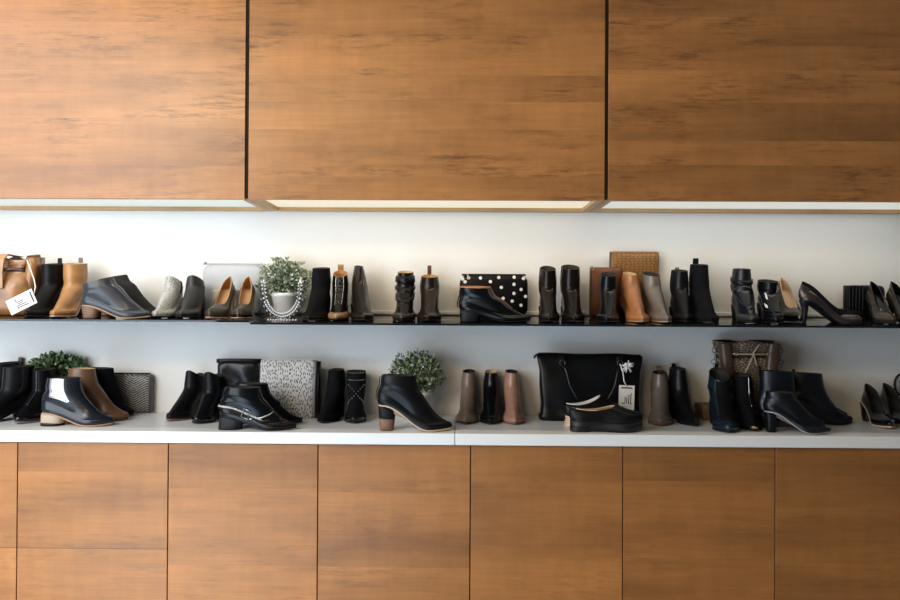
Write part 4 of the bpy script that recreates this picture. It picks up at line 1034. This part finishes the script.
plant('grey-green bushy plant in a white pot behind the beaded silver stand', 286, 2.635, GR, (.055,.040,.090), (-.004,.130,.090,.053,.074), 1900, .0135,
      [(.07,.10,.055),(.22,.27,.17),(.42,.47,.34),(.68,.69,.57)], 3, white_pot)
plant('dark green leafy plant behind the left boots on the counter', 70, 2.664, CN, (.032,.026,.085), (-.052,.170,.106,.022,.048), 850, .021,
      [(.03,.06,.025),(.08,.145,.06),(.17,.26,.12),(.42,.52,.34)], 5, plain((.05,.05,.05), .5, nm='dark_pot'))
plant('bushy green plant in a white pot behind the large heeled boot', 418, 2.615, CN, (.050,.038,.098), (-.008,.165,.094,.066,.076), 1700, .0140,
      [(.04,.07,.03),(.14,.19,.09),(.34,.40,.25),(.66,.69,.56)], 8, white_pot)

# beaded silver stand
t = thing('ornamental_stand', 'beaded silver U-shaped ornamental stand in front of the potted plant', 'ornament')
m_pew = plain((.50,.49,.47), .40, .8, nm='pewter'); m_pewd = plain((.16,.155,.15), .45, 1., nm='dark_pewter')
U = []
for k in range(33):
    a = PI + (k/32)*PI                        # left tip, bottom, right tip
    U.append(Vector((.060*math.cos(a)*(1+.06*abs(math.cos(a))), 0, .112+.090*math.sin(a) + (.022*(abs(math.cos(a))-.9)/.1 if abs(math.cos(a)) > .9 else 0))))
MB().tube(U, .006, 8).build('frame', m_pewd, t, True)
inner, outer, out2 = MB(), MB(), MB()
for k, p in enumerate(U):
    c = Vector((0,0,.115)); d = (p-c).normalized()
    inner.ball(p-d*.005+Vector((0,-.006,0)), .0046, 6)
    outer.ball(p+d*.005+Vector((0,-.006,0)), .0052, 6)
    if k % 2 == 0 and 2 < k < 30: out2.ball(p+d*.0145+Vector((0,-.002,0)), .0072, 6)
inner.build('inner_beading', m_pew, t, True); outer.build('outer_beading', m_pew, t, True); out2.build('scalloped_edge', m_pewd, t, True)
for sx in (-1, 1):
    p = U[0] if sx < 0 else U[-1]; mb = MB().loft([[(p.x+rr*math.cos(j*PI/5), rr*math.sin(j*PI/5), p.z+zz) for j in range(10)] for rr, zz in ((.006,-.004),(.007,.004),(.004,.012),(.0008,.022 if sx > 0 else .012))])
    mb.build('finial', m_pew, t, True)
mb = MB(); mb.loft([rrect(.098-.02*q, .034-.010*q, .0+.004*q, 30, 2.4) for q in (0,1,2)]+[rrect(.04,.012,.018,30,2.2)])
mb.build('foot', m_pew, t, True)
mb = MB()
for k in range(11): mb.ball((-.048+.0096*k, -.0155+.006*abs((k-5)/5)**2, .005), .0048, 6)
mb.build('foot_beading', m_pew, t, True)
put_at(t, 283, 2.435, GR)

# oval rimmed thing at the right edge
t = thing('oval_frame', 'dark-rimmed grey oval frame at the right edge above the black pumps', 'frame')
E = [(.026*math.cos(a), 0, .128+.040*math.sin(a)) for a in [j*PI/20 for j in range(40)]]
MB().tube(E, .004, 8, True).build('rim', M_rub, t, True)
MB().loft([[(x*.93, y_, .128+(z-.128)*.95) for x, _, z in E] for y_ in (-.001,.001)]).build('face', plain((.30,.31,.33), .3, nm='grey_face'), t)
MB().tube([(0,0,.004),(0,0,.088)], .004, 8).build('stem', M_rub, t, True)
MB().lathe([(.001,0),(.014,0),(.014,.003),(.004,.006),(.001,.006)], 24).build('foot', M_rub, t, True)
put_at(t, 902, 2.685, CN, yaw=-8)


# ------------------------------------------------------------------ light
def area(name, loc, target, sx, sy, power, col):
    l = bpy.data.lights.new(name, 'AREA'); l.shape = 'RECTANGLE'; l.size = sx; l.size_y = sy
    l.energy = power; l.color = col
    o = bpy.data.objects.new(name, l); COL.objects.link(o); o.location = loc
    o.rotation_euler = (Vector(target)-Vector(loc)).to_track_quat('-Z', 'Y').to_euler()
    return o
area('window_daylight', (-2.35, .55, 1.75), (-0.6, 2.7, 1.1), 1.9, 2.4, 105, (.84,.92,1.0))
l = bpy.data.lights.new('sunbeam', 'SPOT'); l.energy = 14000; l.color = (.55,.76,1.0); l.spot_size = R(29); l.spot_blend = .4; l.shadow_soft_size = .05
o = bpy.data.objects.new('sunbeam', l); COL.objects.link(o); o.location = (-3.4, -4.0, 3.6)
o.rotation_euler = (Vector((-1.7,-.35,0))-o.location).to_track_quat('-Z', 'Y').to_euler()
for x, pw in ((-2.0, 24), (-.8, 13)):
    area('ceiling_lamp', (x, -.5, 2.7), (x*.7, 2.6, .95), .7, .4, pw, (1.,.76,.45))
area('warm_fill', (-1.4, -2.6, 1.9), (-.1, 2.7, 1.2), .5, .4, 10, (1.,.72,.38))  # added warm fill from behind left, stands for no known lamp
for i, (cc, pw) in enumerate((((1.,.93,.80), 1.8), ((1.,.84,.60), 1.6), ((1.,.90,.74), 1.5))):
    xa, xb = at(ue[i+1][0], 190, UF).x, at(ue[i+1][1], 190, UF).x
    area('strip_light', ((xa+xb)/2, UF+.05, zb+.014), ((xa+xb)/2, UF+.12, zb-.5), xb-xa-.08, .02, pw, cc)
w = bpy.data.worlds.new('world'); sc.world = w; w.use_nodes = True
bg = w.node_tree.nodes['Background']; bg.inputs[0].default_value = (.86,.93,1.0,1); bg.inputs[1].default_value = .10
sc.view_settings.view_transform = 'Standard'; sc.view_settings.look = 'None'
sc.view_settings.exposure = -0.2; sc.view_settings.gamma = 1.0
sc.view_settings.use_curve_mapping = False
